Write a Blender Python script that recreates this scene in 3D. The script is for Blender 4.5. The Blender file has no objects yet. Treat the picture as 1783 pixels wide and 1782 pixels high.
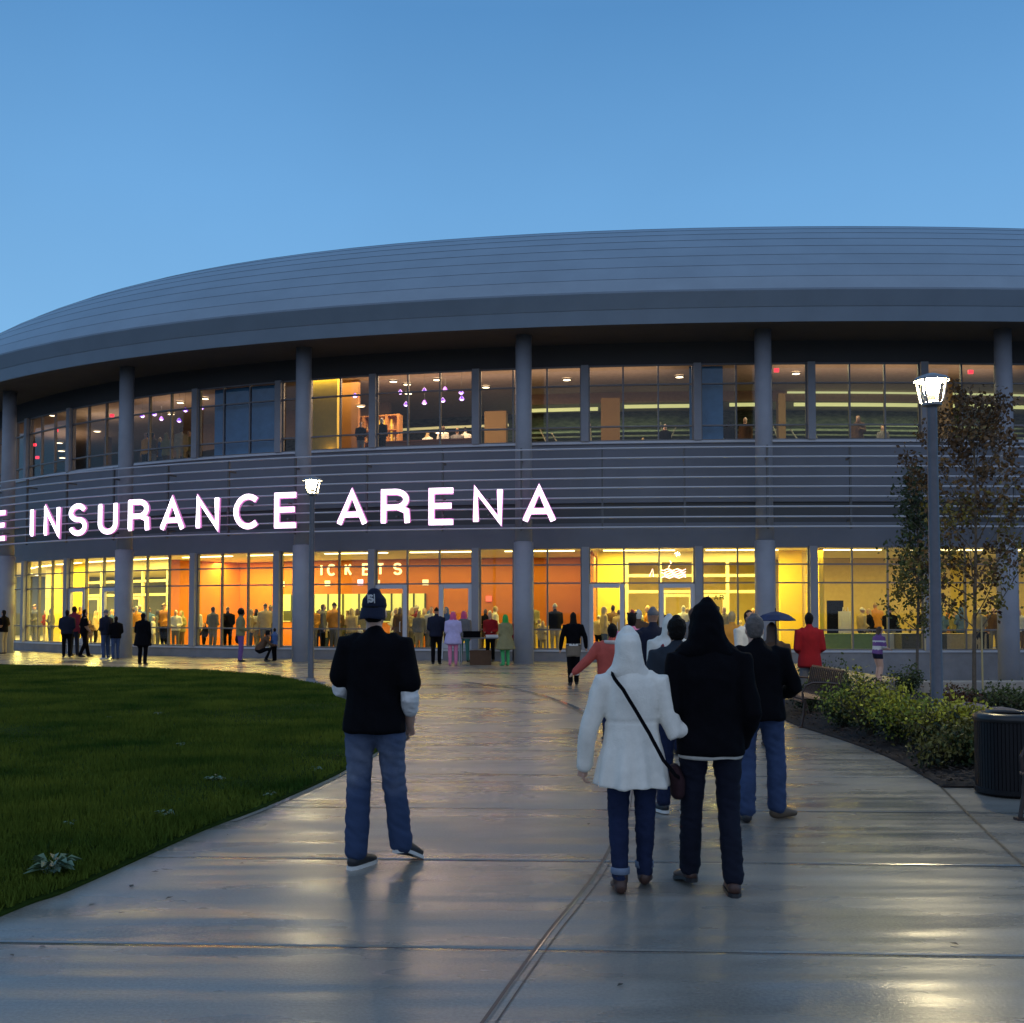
import bpy, bmesh, math, random
import numpy as np
from mathutils import Vector, Matrix, noise
S = bpy.context.scene
C = S.collection
PI = math.pi
rad = math.radians

# ---------------------------------------------------------------- camera
FPX, CX, CY, EYE, PITCH = 1850.0, 891.5, 984.0, 1.72, rad(2.5)
cd = bpy.data.cameras.new('camera')
cam = bpy.data.objects.new('camera', cd); C.objects.link(cam)
cd.sensor_width = 36; cd.lens = 36*FPX/1783; cd.shift_y = (CY-891)/1783
cd.clip_end = 3000; cd.clip_start = .05
cam.location = (0, 0, EYE); cam.rotation_euler = (PI/2+PITCH, 0, 0)
S.camera = cam
S.view_settings.view_transform = 'Standard'; S.view_settings.look = 'None'
S.view_settings.exposure = 0.0; S.view_settings.gamma = 1

# ---------------------------------------------------------------- sky: dusk, pale towards the afterglow behind the viewer
w = bpy.data.worlds.new('World'); S.world = w; w.use_nodes = True
nt = w.node_tree; nt.nodes.clear()
def wn(t): return nt.nodes.new(t)
tc = wn('ShaderNodeTexCoord'); sep = wn('ShaderNodeSeparateXYZ'); nt.links.new(tc.outputs['Generated'], sep.inputs[0])
rmp = wn('ShaderNodeValToRGB'); nt.links.new(sep.outputs['Z'], rmp.inputs[0])
e = rmp.color_ramp.elements
e[0].position = 0.0; e[0].color = (.25, .50, .80, 1)
e[1].position = .24; e[1].color = (.20, .45, .77, 1)
for p, c in ((.36, (.155, .385, .715)), (.50, (.095, .275, .57)), (1.0, (.15, .28, .50))):
    k = e.new(p); k.color = (*c, 1)
bk = wn('ShaderNodeMapRange'); bk.interpolation_type = 'SMOOTHSTEP'
nt.links.new(sep.outputs['Y'], bk.inputs[0])
bk.inputs[1].default_value = .25; bk.inputs[2].default_value = -.6; bk.inputs[3].default_value = 0; bk.inputs[4].default_value = 1
mx = wn('ShaderNodeMix'); mx.data_type = 'RGBA'
nt.links.new(bk.outputs[0], mx.inputs[0]); nt.links.new(rmp.outputs[0], mx.inputs[6]); mx.inputs[7].default_value = (.43, .55, .77, 1)
cl = wn('ShaderNodeTexNoise'); cl.inputs['Scale'].default_value = 2.2; cl.inputs['Detail'].default_value = 4
nt.links.new(tc.outputs['Generated'], cl.inputs['Vector'])
cm = wn('ShaderNodeMapRange'); nt.links.new(cl.outputs['Fac'], cm.inputs[0]); cm.inputs[1].default_value = .3; cm.inputs[2].default_value = .7
cm.inputs[3].default_value = .95; cm.inputs[4].default_value = 1.06
ml = wn('ShaderNodeVectorMath'); ml.operation = 'SCALE'
nt.links.new(mx.outputs[2], ml.inputs[0]); nt.links.new(cm.outputs[0], ml.inputs['Scale'])
bg = wn('ShaderNodeBackground'); bg.inputs[1].default_value = 1.0
nt.links.new(ml.outputs[0], bg.inputs[0])
wo = wn('ShaderNodeOutputWorld'); nt.links.new(bg.outputs[0], wo.inputs[0])

# ---------------------------------------------------------------- helpers
def ray(px, py):
    a = (px-CX)/FPX; b = (CY-py)/FPX
    return Vector((a, math.cos(PITCH)-b*math.sin(PITCH), math.sin(PITCH)+b*math.cos(PITCH)))
def at(px, py, Y):                  # world point on the sight line at world depth Y
    d = ray(px, py); return Vector((0, 0, EYE)) + d*(Y/d.y)
def gp(px, py, z=0):                # point on the level ground
    d = ray(px, py); return Vector((0, 0, EYE)) + d*((z-EYE)/d.z)
def xat(px, Y): return (px-CX)*Y/FPX
def sst(a, b, x):
    t = min(1, max(0, (x-a)/(b-a))); return t*t*(3-2*t)
def gz(x, y): return -0.95*sst(9.5, 14.5, x)*sst(24, 32, y)

MATS = {}
def mat(name, col, rough=.6, metal=0, var=.0, vscale=6, bump=0, bscale=40, emit=None, es=1, spec=.5, stretch=None, sheen=0, trans=0, col2=None):
    if name in MATS: return MATS[name]
    m = bpy.data.materials.new(name); m.use_nodes = True; n = m.node_tree.nodes; L = m.node_tree.links
    p = n['Principled BSDF']
    p.inputs['Roughness'].default_value = rough; p.inputs['Metallic'].default_value = metal
    p.inputs['Specular IOR Level'].default_value = spec
    if sheen: p.inputs['Sheen Weight'].default_value = sheen
    co = n.new('ShaderNodeTexCoord'); mp = n.new('ShaderNodeMapping'); L.new(co.outputs['Object'], mp.inputs[0])
    if stretch: mp.inputs['Scale'].default_value = stretch
    if var or col2:
        t = n.new('ShaderNodeTexNoise'); t.inputs['Scale'].default_value = vscale; t.inputs['Detail'].default_value = 5
        t.inputs['Roughness'].default_value = .6
        L.new(mp.outputs[0], t.inputs['Vector'])
        r = n.new('ShaderNodeValToRGB'); L.new(t.outputs['Fac'], r.inputs[0])
        r.color_ramp.elements[0].position = .32; r.color_ramp.elements[1].position = .68
        a = col2 if col2 else tuple(c*(1-var) for c in col)
        b = col if col2 else tuple(min(1, c*(1+var)) for c in col)
        r.color_ramp.elements[0].color = (*a, 1); r.color_ramp.elements[1].color = (*b, 1)
        L.new(r.outputs[0], p.inputs['Base Color'])
    else: p.inputs['Base Color'].default_value = (*col, 1)
    if bump:
        t2 = n.new('ShaderNodeTexNoise'); t2.inputs['Scale'].default_value = bscale; t2.inputs['Detail'].default_value = 4
        L.new(mp.outputs[0], t2.inputs['Vector'])
        b = n.new('ShaderNodeBump'); b.inputs['Strength'].default_value = bump; b.inputs['Distance'].default_value = .02
        L.new(t2.outputs['Fac'], b.inputs['Height']); L.new(b.outputs[0], p.inputs['Normal'])
    if emit:
        p.inputs['Emission Color'].default_value = (*emit, 1); p.inputs['Emission Strength'].default_value = es
    MATS[name] = m; return m

def link(o, parent=None):
    C.objects.link(o)
    if parent: o.parent = parent
    return o
def tag(o, label=None, cat=None, group=None, kind=None):
    if label: o['label'] = label
    if cat: o['category'] = cat
    if group: o['group'] = group
    if kind: o['kind'] = kind
    return o
def empty(name, loc=(0, 0, 0), rz=0, label=None, cat=None, group=None):
    o = bpy.data.objects.new(name, None); o.empty_display_size = .2; link(o)
    o.location = loc; o.rotation_euler = (0, 0, rz)
    return tag(o, label, cat, group)
class MB:
    def __init__(s): s.v = []; s.f = []; s.mi = []; s.cur = 0
    def add(s, vs, fs):
        b = len(s.v); s.v += [tuple(x) for x in vs]; s.f += [tuple(i+b for i in f) for f in fs]; s.mi += [s.cur]*len(fs)
    def box(s, x0, x1, y0, y1, z0, z1, M=None):
        vs = [Vector((x, y, z)) for z in (z0, z1) for y in (y0, y1) for x in (x0, x1)]
        if M: vs = [M @ v for v in vs]
        s.add(vs, [(0, 2, 3, 1), (4, 5, 7, 6), (0, 1, 5, 4), (2, 6, 7, 3), (0, 4, 6, 2), (1, 3, 7, 5)])
    def tube(s, pts, r, n=8, cap=True, r2=None):
        pts = [Vector(p) for p in pts]; rs = r if isinstance(r, (list, tuple)) else [r]*len(pts); base = len(s.v); fs = []
        vs = []
        for i, p in enumerate(pts):
            t = (pts[min(i+1, len(pts)-1)]-pts[max(i-1, 0)])
            t = t.normalized() if t.length > 1e-9 else Vector((0, 0, 1))
            up = Vector((0, 0, 1)) if abs(t.z) < .9 else Vector((1, 0, 0))
            a = t.cross(up).normalized(); b = a.cross(t)
            for k in range(n):
                q = 2*PI*k/n; vs.append(p+a*(rs[i]*math.cos(q))+b*(rs[i]*math.sin(q)))
        for i in range(len(pts)-1):
            for k in range(n): fs.append((i*n+k, i*n+(k+1) % n, (i+1)*n+(k+1) % n, (i+1)*n+k))
        if cap: fs.append(tuple(range(n))[::-1]); fs.append(tuple((len(pts)-1)*n+k for k in range(n)))
        s.add(vs, fs)
    def lathe(s, prof, n=24, c=(0, 0, 0), cap=True):
        vs = []; fs = []
        for r, z in prof:
            for k in range(n): vs.append((c[0]+r*math.cos(2*PI*k/n), c[1]+r*math.sin(2*PI*k/n), c[2]+z))
        for i in range(len(prof)-1):
            for k in range(n): fs.append((i*n+k, i*n+(k+1) % n, (i+1)*n+(k+1) % n, (i+1)*n+k))
        if cap and prof[0][0] > 1e-4: fs.append(tuple(range(n))[::-1])
        if cap and prof[-1][0] > 1e-4: fs.append(tuple((len(prof)-1)*n+k for k in range(n)))
        s.add(vs, fs)
    def build(s, name, m, parent=None, smooth=False, loc=None, bevel=0):
        me = bpy.data.meshes.new(name); me.from_pydata(s.v, [], s.f); me.update()
        for x in (m if isinstance(m, (list, tuple)) else [m]): me.materials.append(x)
        if isinstance(m, (list, tuple)): me.polygons.foreach_set('material_index', s.mi)
        if smooth: me.polygons.foreach_set('use_smooth', [True]*len(me.polygons))
        bm = bmesh.new(); bm.from_mesh(me); bmesh.ops.recalc_face_normals(bm, faces=bm.faces); bm.to_mesh(me); bm.free()
        o = bpy.data.objects.new(name, me); link(o, parent)
        if loc: o.location = loc
        if bevel:
            b = o.modifiers.new('bevel', 'BEVEL'); b.width = bevel; b.segments = 2; b.limit_method = 'ANGLE'
        return o
# ---------------------------------------------------------------- ground, paving
def paving_mat():
    m = bpy.data.materials.new('wet_concrete'); m.use_nodes = True; n = m.node_tree.nodes; L = m.node_tree.links
    p = n['Principled BSDF']; co = n.new('ShaderNodeTexCoord')
    def noise_(scale, st, det=4):
        mp = n.new('ShaderNodeMapping'); mp.inputs['Scale'].default_value = st; L.new(co.outputs['Object'], mp.inputs[0])
        t = n.new('ShaderNodeTexNoise'); t.inputs['Scale'].default_value = scale; t.inputs['Detail'].default_value = det
        L.new(mp.outputs[0], t.inputs['Vector']); return t.outputs['Fac']
    def mr(x, a, b, c, d):
        r = n.new('ShaderNodeMapRange'); L.new(x, r.inputs[0])
        for i, v in enumerate((a, b, c, d)): r.inputs[i+1].default_value = v
        return r.outputs[0]
    def mt(op, a, b=None):
        r = n.new('ShaderNodeMath'); r.operation = op
        for i, v in enumerate((a, b)):
            if v is None: continue
            if isinstance(v, (int, float)): r.inputs[i].default_value = v
            else: L.new(v, r.inputs[i])
        return r.outputs[0]
    big = noise_(.5, (1, 1.6, 1)); streak = noise_(1.0, (.8, 2.6, 1), 6); ripple = noise_(1.0, (.28, 3.1, 1), 1); fine = noise_(55, (1, 1, 1), 3); broom = noise_(1.0, (3, 90, 1), 2)
    grain = noise_(240, (1, 1, 1), 2)
    # slab joints across the walk
    sp = n.new('ShaderNodeSeparateXYZ'); L.new(co.outputs['Object'], sp.inputs[0])
    yy = mt('ADD', sp.outputs['Y'], mt('MULTIPLY', sp.outputs['X'], .045))
    fr = mt('FRACT', mt('DIVIDE', mt('ADD', yy, .30), 1.93))
    dj = mt('MULTIPLY', mt('MINIMUM', fr, mt('SUBTRACT', 1.0, fr)), 1.93)
    jm = mr(dj, .003, .009, 1, 0)
    slab = n.new('ShaderNodeTexWhiteNoise'); slab.noise_dimensions = '1D'; L.new(mt('FLOOR', mt('DIVIDE', mt('ADD', yy, .30), 1.93)), slab.inputs['W'])
    v = mt('ADD', mt('MULTIPLY', mr(big, .3, .7, 0, 1), .35), mt('MULTIPLY', mr(fine, .3, .7, 0, 1), .35))
    v = mt('ADD', v, mt('MULTIPLY', mr(grain, .35, .65, 0, 1), .22)); v = mt('ADD', v, mt('MULTIPLY', slab.outputs[0], .18))
    r = n.new('ShaderNodeValToRGB'); L.new(v, r.inputs[0])
    r.color_ramp.elements[0].position = .2; r.color_ramp.elements[0].color = (.15, .138, .120, 1)
    r.color_ramp.elements[1].position = .9; r.color_ramp.elements[1].color = (.30, .275, .235, 1)
    mxj = n.new('ShaderNodeMix'); mxj.data_type = 'RGBA'; L.new(jm, mxj.inputs[0]); L.new(r.outputs[0], mxj.inputs[6]); mxj.inputs[7].default_value = (.03, .03, .03, 1)
    L.new(mxj.outputs[2], p.inputs['Base Color'])
    wet = mt('ADD', mt('MULTIPLY', mr(streak, .36, .64, 0, 1), .5), mt('MULTIPLY', mr(big, .35, .65, 0, 1), .5))
    nearj = mr(dj, .02, .07, 1, 0)
    L.new(mt('SUBTRACT', mr(wet, .15, .85, .19, .41), mt('MULTIPLY', nearj, .10)), p.inputs['Roughness'])
    h = mt('ADD', mt('ADD', mt('MULTIPLY', streak, .006), mt('MULTIPLY', ripple, .034)), mt('MULTIPLY', broom, .0006))
    h = mt('ADD', h, mt('MULTIPLY', fine, .0012)); h = mt('SUBTRACT', h, mt('MULTIPLY', mr(dj, 0, .035, 1, 0), .007))
    b = n.new('ShaderNodeBump'); b.inputs['Strength'].default_value = .8; b.inputs['Distance'].default_value = 1.0
    L.new(h, b.inputs['Height']); L.new(b.outputs[0], p.inputs['Normal'])
    p.inputs['Specular IOR Level'].default_value = .6
    return m
M_PAVE = paving_mat()
M_SOIL = mat('distant_ground', (.06, .06, .055), .9, var=.3, vscale=.2)
def sheet(name, x0, x1, y0, y1, nx, ny, zf, m, skip=None):
    b = MB(); vs = []
    for j in range(ny+1):
        for i in range(nx+1):
            x = x0+(x1-x0)*i/nx; y = y0+(y1-y0)*j/ny; vs.append((x, y, zf(x, y)))
    fs = [(j*(nx+1)+i, j*(nx+1)+i+1, (j+1)*(nx+1)+i+1, (j+1)*(nx+1)+i) for j in range(ny) for i in range(nx)]
    b.add(vs, fs); return b.build(name, m, smooth=True)
b = MB(); R0, R1 = 70, 1500
b.add([(-R1, -R1, -1.3), (R1, -R1, -1.3), (R1, R1, -1.3), (-R1, R1, -1.3)], [(0, 1, 2, 3)])
tag(b.build('ground', M_SOIL), kind='structure')
tag(sheet('path', -60, 60, -30, 60, 120, 90, gz, M_PAVE), kind='structure')

def poly_sheet(name, pts, z, m, cell=.5, mound=None, kind='structure'):
    """polygon outline filled with a fine grid, edge kept crisp"""
    bm = bmesh.new(); vs = [bm.verts.new((p[0], p[1], 0)) for p in pts]; bm.faces.new(vs)
    xs = [p[0] for p in pts]; ys = [p[1] for p in pts]
    x = math.floor(min(xs))
    while x < max(xs):
        bmesh.ops.bisect_plane(bm, geom=bm.verts[:]+bm.edges[:]+bm.faces[:], plane_co=(x, 0, 0), plane_no=(1, 0, 0)); x += cell
    y = math.floor(min(ys))
    while y < max(ys):
        bmesh.ops.bisect_plane(bm, geom=bm.verts[:]+bm.edges[:]+bm.faces[:], plane_co=(0, y, 0), plane_no=(0, 1, 0)); y += cell
    for v in bm.verts:
        edge = any(e.is_boundary for e in v.link_edges)
        v.co.z = z+gz(v.co.x, v.co.y)+(0 if edge or not mound else mound(v.co.x, v.co.y))
    ex = bmesh.ops.extrude_edge_only(bm, edges=[e for e in bm.edges if e.is_boundary])
    for g in ex['geom']:
        if isinstance(g, bmesh.types.BMVert): g.co.z -= .12
    bmesh.ops.recalc_face_normals(bm, faces=bm.faces)
    me = bpy.data.meshes.new(name); bm.to_mesh(me); bm.free(); me.materials.append(m)
    o = bpy.data.objects.new(name, me); link(o)
    if kind: o['kind'] = kind
    return o
def catmull(P, n=6):
    P = [Vector((p[0], p[1], 0)) for p in P]; out = []
    for i in range(len(P)-1):
        a, b_, c, d = P[max(i-1, 0)], P[i], P[i+1], P[min(i+2, len(P)-1)]
        for k in range(n):
            t = k/n
            out.append(.5*((2*b_)+(c-a)*t+(2*a-5*b_+4*c-d)*t*t+(3*b_-a-3*c+d)*t**3))
    out.append(P[-1]); return out
lawn_edge = catmull([(-9, -3), (-4.6, .5), (-3.3, 3.6)] + [tuple(gp(x, y)[:2]) for x, y in ((0, 1597), (130, 1548), (350, 1449), (480, 1398), (608, 1338))]
                    + [(-1.62, 14.6), (-2.1, 18.2), (-3.35, 21.6)] + [tuple(gp(x, y)[:2]) for x, y in ((525, 1189), (400, 1173), (200, 1165))] + [(-16.3, 33.3), (-26, 35.2), (-38, 36)])
lawn_poly = [(p.x, p.y) for p in lawn_edge]+[(-38, -3)]
M_TURF = mat('turf_soil', (.022, .040, .008), .95, spec=.02, var=.35, vscale=1.2)
def lawn_h(x, y): return .035+.03*noise.noise(Vector((x*.35, y*.35, 2)))
tag(poly_sheet('lawn', lawn_poly, .012, M_TURF, 1.0, lawn_h), kind='structure')
def inside(x, y, P):
    c = False; j = len(P)-1
    for i in range(len(P)):
        if (P[i][1] > y) != (P[j][1] > y) and x < (P[j][0]-P[i][0])*(y-P[i][1])/(P[j][1]-P[i][1])+P[i][0]: c = not c
        j = i
    return c
# grass blades
def grass():
    rg = np.random.default_rng(3); P = np.array(lawn_poly)
    N = 420000
    # density falls with distance: sample depth with 1/y bias
    y = 4.0+(31.5)*rg.random(N)**1.7; x = -2-18*rg.random(N)
    x = np.where(rg.random(N) < .5, -1.4-y*.56*rg.random(N), x)
    ins = np.zeros(N, bool); j = len(P)-1
    for i in range(len(P)):
        c = ((P[i, 1] > y) != (P[j, 1] > y)) & (x < (P[j, 0]-P[i, 0])*(y-P[i, 1])/(P[j, 1]-P[i, 1]+1e-12)+P[i, 0]); ins ^= c; j = i
    vis = (x > -y*.53-1.5)
    x = x[ins & vis][:230000]; y = y[ins & vis][:230000]; n = len(x)
    h = (.030+.035*rg.random(n))*(1+.35*np.sin(x*1.7+y*.9)*np.sin(y*1.3-x*.6)); wd = .0035+.00055*y
    a = rg.random(n)*2*PI; lx = rg.normal(0, .018, n); ly = rg.normal(0, .018, n); z0 = np.full(n, .03)
    V = np.empty((n, 3, 3)); dx = np.cos(a)*wd; dy = np.sin(a)*wd
    V[:, 0] = np.stack([x-dx, y-dy, z0], 1); V[:, 1] = np.stack([x+dx, y+dy, z0], 1); V[:, 2] = np.stack([x+lx, y+ly, z0+.02+h], 1)
    me = bpy.data.meshes.new('grass'); me.vertices.add(n*3); me.vertices.foreach_set('co', V.reshape(-1))
    me.loops.add(n*3); me.loops.foreach_set('vertex_index', np.arange(n*3)); me.polygons.add(n)
    me.polygons.foreach_set('loop_start', np.arange(n)*3); me.polygons.foreach_set('loop_total', np.full(n, 3))
    me.update(); me.validate()
    me.materials.append(mat('grass_blades', (.115, .145, .020), .8, vscale=.7, col2=(.022, .056, .009), spec=.03))
    o = bpy.data.objects.new('grass', me); link(o)
    tag(o, 'short dark green mown grass of the lawn left of the walkway', 'grass', kind='stuff')
grass()

# long curved construction joint between the two walks
jp = catmull([(-.94, 1.2)]+[tuple(gp(x, y)[:2]) for x, y in ((840, 1782), (942, 1640), (1060, 1480))]+[(1.18, 11), (1.42, 15)]+[tuple(gp(x, y)[:2]) for x, y in ((1012, 1243), (960, 1220), (890, 1200), (800, 1188))], 8)
def strip(name, P, w_, z, m, off=0):
    b = MB(); vs = []
    for i, p in enumerate(P):
        t = (P[min(i+1, len(P)-1)]-P[max(i-1, 0)]).normalized(); nn = Vector((t.y, -t.x, 0))
        for s_ in (-1, 1):
            q = p+nn*(off+s_*w_/2); vs.append((q.x, q.y, z+gz(q.x, q.y)))
    b.add(vs, [(2*i, 2*i+1, 2*i+3, 2*i+2) for i in range(len(P)-1)])
    return tag(b.build(name, m), kind='structure')
M_JOINT = mat('joint_dark', (.022, .022, .024), .35)
M_KERB = mat('joint_concrete', (.27, .26, .25), .3, var=.15, vscale=20)
strip('path_joint', jp, .018, .004, M_JOINT, 0)
strip('path_joint', jp, .007, .004, M_JOINT, .055)
M_LIP = mat('wet_lip', (.30, .29, .27), .10, spec=.8)
strip('path_lip', jp, .006, .005, M_LIP, .014)
strip('path_lip', jp[-26:], .09, .006, M_LIP, .12)
strip('path_lip', [p for p in lawn_edge if 8.6 < p.y < 15 and p.x > -3], .05, .006, M_LIP, .05)
# planting bed right of the walk
edge_r = [tuple(gp(x, y)[:2]) for x, y in ((1392, 1266), (1480, 1294), (1560, 1326), (1640, 1372))]
bed = [(4.35, 19.5)]+edge_r[0:1]+[tuple(p[:2]) for p in catmull(edge_r, 5)[1:]]+[(5.7, 10.35), (13, 10.6), (14.5, 22.6), (8, 22.4)]
M_MULCH = mat('bark_mulch', (.035, .022, .016), .9, col2=(.008, .006, .005), vscale=24, bump=1.0, bscale=60)
tag(poly_sheet('planting_bed', bed, .02, M_MULCH, 1.0, lambda x, y: .05+.05*noise.noise(Vector((x, y, 0)))), kind='structure')
er = catmull([edge_r[-1], tuple(gp(1700, 1432)[:2]), tuple(gp(1783, 1508)[:2]), (2.98, 5.0), (2.1, 1)], 6)
strip('path_joint', er, .022, .004, M_JOINT, 0)
# mulch chips
def chips():
    rg = random.Random(4); b = MB(); k = 0
    while k < 9000:
        x = rg.uniform(4, 9); y = 10.3+rg.random()**1.5*9
        if not inside(x, y, bed): continue
        k += 1; a = rg.random()*PI; l = rg.uniform(.012, .045); w_ = rg.uniform(.005, .012); z = .075+.05*noise.noise(Vector((x, y, 0)))+rg.random()*.015
        if x-4.2 < .35: z -= .03
        t = rg.uniform(-.4, .4)
        dx, dy = math.cos(a), math.sin(a)
        b.add([(x-dx*l-dy*w_, y-dy*l+dx*w_, z-t*l), (x+dx*l-dy*w_, y+dy*l+dx*w_, z+t*l), (x+dx*l+dy*w_, y+dy*l-dx*w_, z+t*l+.004), (x-dx*l+dy*w_, y-dy*l-dx*w_, z-t*l+.004)], [(0, 1, 2, 3)])
    o = b.build('mulch', mat('bark_chip', (.06, .036, .024), .85, col2=(.014, .010, .008), vscale=9))
    tag(o, 'dark bark mulch chips in the bed under the shrubs', 'mulch', kind='stuff')
chips()

# ---------------------------------------------------------------- arena building on a bowed plan
PHI = [(-3.5, 82), (-2.5, 70), (-1.5, 58), (-.5, 46), (.5, 34), (1.5, 22), (2.5, 12), (3.5, 5), (4.5, 0), (5.5, -5), (6.5, -12), (7.5, -20)]
def phi(u):
    if u <= PHI[0][0]: return rad(PHI[0][1])
    for (a, x), (b_, y) in zip(PHI, PHI[1:]):
        if u <= b_: return rad(x+(y-x)*(u-a)/(b_-a))
    return rad(PHI[-1][1])
SP = 7.85
US = np.arange(-3.8, 7.6001, .025); XY = {}
i4 = int(round((4+3.8)/.025)); px_, py_ = np.zeros(len(US)), np.zeros(len(US)); px_[i4], py_[i4] = 8.2, 34.4
for i in range(i4+1, len(US)):
    f = phi(US[i]-.0125); px_[i] = px_[i-1]+SP*.025*math.cos(f); py_[i] = py_[i-1]-SP*.025*math.sin(f)
for i in range(i4-1, -1, -1):
    f = phi(US[i]+.0125); px_[i] = px_[i+1]-SP*.025*math.cos(f); py_[i] = py_[i+1]+SP*.025*math.sin(f)
def ring(u, off, z=0):
    f = phi(u); return Vector((float(np.interp(u, US, px_))-math.sin(f)*off, float(np.interp(u, US, py_))-math.cos(f)*off, z))
def u_at(px, off, lo=-1.4, hi=7.5):          # place along the facade that lies in a given direction
    best = min((abs((lambda q: CX+FPX*q.x/q.y)(ring(u, off))-px), u) for u in np.arange(lo, hi, .01)); return best[1]
def frame_at(u, off, z=0):                    # local frame: x along facade to the right, y outward, z up
    f = phi(u); p = ring(u, off, z)
    return Matrix(((math.cos(f), -math.sin(f), 0, p.x), (-math.sin(f), -math.cos(f), 0, p.y), (0, 0, 1, p.z), (0, 0, 0, 1)))
WALL = -1.7
def urange(u0, u1, st=.1):
    n = max(1, int(round((u1-u0)/st))); return [u0+(u1-u0)*i/n for i in range(n+1)]
def sweep(b, prof, u0, u1, st=.1, closed=False, caps=False):
    us = urange(u0, u1, st); vs = []; n = len(prof)
    for u in us:
        for off, z in prof: vs.append(ring(u, off, z))
    fs = []
    m_ = n if closed else n-1
    for i in range(len(us)-1):
        for k in range(m_):
            k2 = (k+1) % n; fs.append((i*n+k, i*n+k2, (i+1)*n+k2, (i+1)*n+k))
    if closed or caps:
        fs.append(tuple(range(n))); fs.append(tuple((len(us)-1)*n+k for k in range(n)))
    b.add(vs, fs)
def swbox(b, o0, o1, z0, z1, u0, u1, st=.1): sweep(b, [(o0, z0), (o1, z0), (o1, z1), (o0, z1)], u0, u1, st, closed=True)

M_ROOF = mat('roof_metal', (.27, .32, .37), .42, .35, var=.07, vscale=.6, bump=.05, bscale=3)
M_FASC = mat('fascia_metal', (.18, .235, .30), .5, .25, var=.06, vscale=.8)
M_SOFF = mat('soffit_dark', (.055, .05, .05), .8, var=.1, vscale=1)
M_COL = mat('column_paint', (.24, .255, .30), .6, var=.08, vscale=1.5, bump=.1, bscale=20)
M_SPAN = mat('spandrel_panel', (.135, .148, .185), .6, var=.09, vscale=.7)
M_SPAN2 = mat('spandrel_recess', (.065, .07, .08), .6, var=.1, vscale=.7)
M_ALU = mat('anodised_aluminium', (.46, .48, .54), .45, .3)
M_BRK = mat('bracket_dark', (.10, .105, .115), .5, .4)
M_FRM = mat('window_metal', (.16, .16, .175), .45, .4)
M_BASE = mat('base_concrete', (.20, .20, .215), .7, var=.14, vscale=2, bump=.2, bscale=30)
def glass_mat():
    m = bpy.data.materials.new('window_glass'); m.use_nodes = True; n = m.node_tree.nodes; L = m.node_tree.links; n.clear()
    t = n.new('ShaderNodeBsdfTransparent'); t.inputs[0].default_value = (.90, .93, .92, 1)
    g = n.new('ShaderNodeBsdfGlossy'); g.inputs['Roughness'].default_value = .02; g.inputs[0].default_value = (1, 1, 1, 1)
    f = n.new('ShaderNodeLayerWeight'); pw = n.new('ShaderNodeMath'); pw.operation = 'POWER'; pw.inputs[1].default_value = 5; L.new(f.outputs['Facing'], pw.inputs[0])
    a = n.new('ShaderNodeMath'); a.operation = 'MULTIPLY_ADD'; a.inputs[1].default_value = .9; a.inputs[2].default_value = .035; L.new(pw.outputs[0], a.inputs[0])
    x = n.new('ShaderNodeMixShader'); L.new(a.outputs[0], x.inputs[0]); L.new(t.outputs[0], x.inputs[1]); L.new(g.outputs[0], x.inputs[2])
    o = n.new('ShaderNodeOutputMaterial'); L.new(x.outputs[0], o.inputs[0]); return m
M_GLASS = glass_mat()
U0, U1 = -3.7, 7.5
arena = empty('arena_building', ring(4, 0, 0), 0, 'curved two storey arena with metal roof band, glass walls and round columns', 'building')
INV = Matrix.Translation(-ring(4, 0, 0))
def apart(b, name, m, parent=None, **k):      # part of the arena (world-coordinates mesh moved under its base empty)
    o = b.build(name, m, parent or arena, **k)
    if parent is None: o.location = -ring(4, 0, 0)
    return o
# roof: lapped horizontal bands rising and leaning back
b = MB(); prof = []; NB = 9
for k in range(NB):
    def rp(t): return (1.75-6.0*t**1.22, 11.72+4.15*(1-(1-t)**1.25))
    o0, z0 = rp(k/NB); o1, z1 = rp((k+1)/NB)
    prof += [(o0+.05, z0-.02), (o1+.05, z1-.03), (o1-.01, z1-.035)]
sweep(b, prof, U0, U1, .25)
sweep(b, [prof[-1], (-4.9, 15.82), (-9, 16.0), (-20, 16.3), (-34, 16.4)], U0, U1, .25)
apart(b, 'roof', M_ROOF)
b = MB(); sweep(b, [(1.42, 10.80), (1.50, 10.78), (1.60, 11.22), (1.62, 11.24), (1.80, 11.70), (1.80, 11.76), (1.6, 11.78)], U0, U1, .25); apart(b, 'fascia', M_FASC)
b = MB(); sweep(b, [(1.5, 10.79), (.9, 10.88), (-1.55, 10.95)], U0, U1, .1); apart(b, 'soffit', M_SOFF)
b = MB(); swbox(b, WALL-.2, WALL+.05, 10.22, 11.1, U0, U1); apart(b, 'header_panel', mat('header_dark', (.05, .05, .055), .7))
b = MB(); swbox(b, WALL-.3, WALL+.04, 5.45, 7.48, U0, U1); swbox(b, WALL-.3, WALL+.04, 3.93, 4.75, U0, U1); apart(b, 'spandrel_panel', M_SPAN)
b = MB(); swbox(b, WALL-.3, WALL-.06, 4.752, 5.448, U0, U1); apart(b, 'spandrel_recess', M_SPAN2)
b = MB(); swbox(b, WALL-.3, WALL+.12, 7.482, 7.56, U0, U1); apart(b, 'upper_sill', M_ALU)
b = MB(); swbox(b, WALL-.25, WALL+.06, -1.4, .33, U0, U1); apart(b, 'base_wall', M_BASE)
b = MB(); swbox(b, WALL-.2, WALL+.10, .332, .40, U0, U1); apart(b, 'lower_sill', M_ALU)
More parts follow.
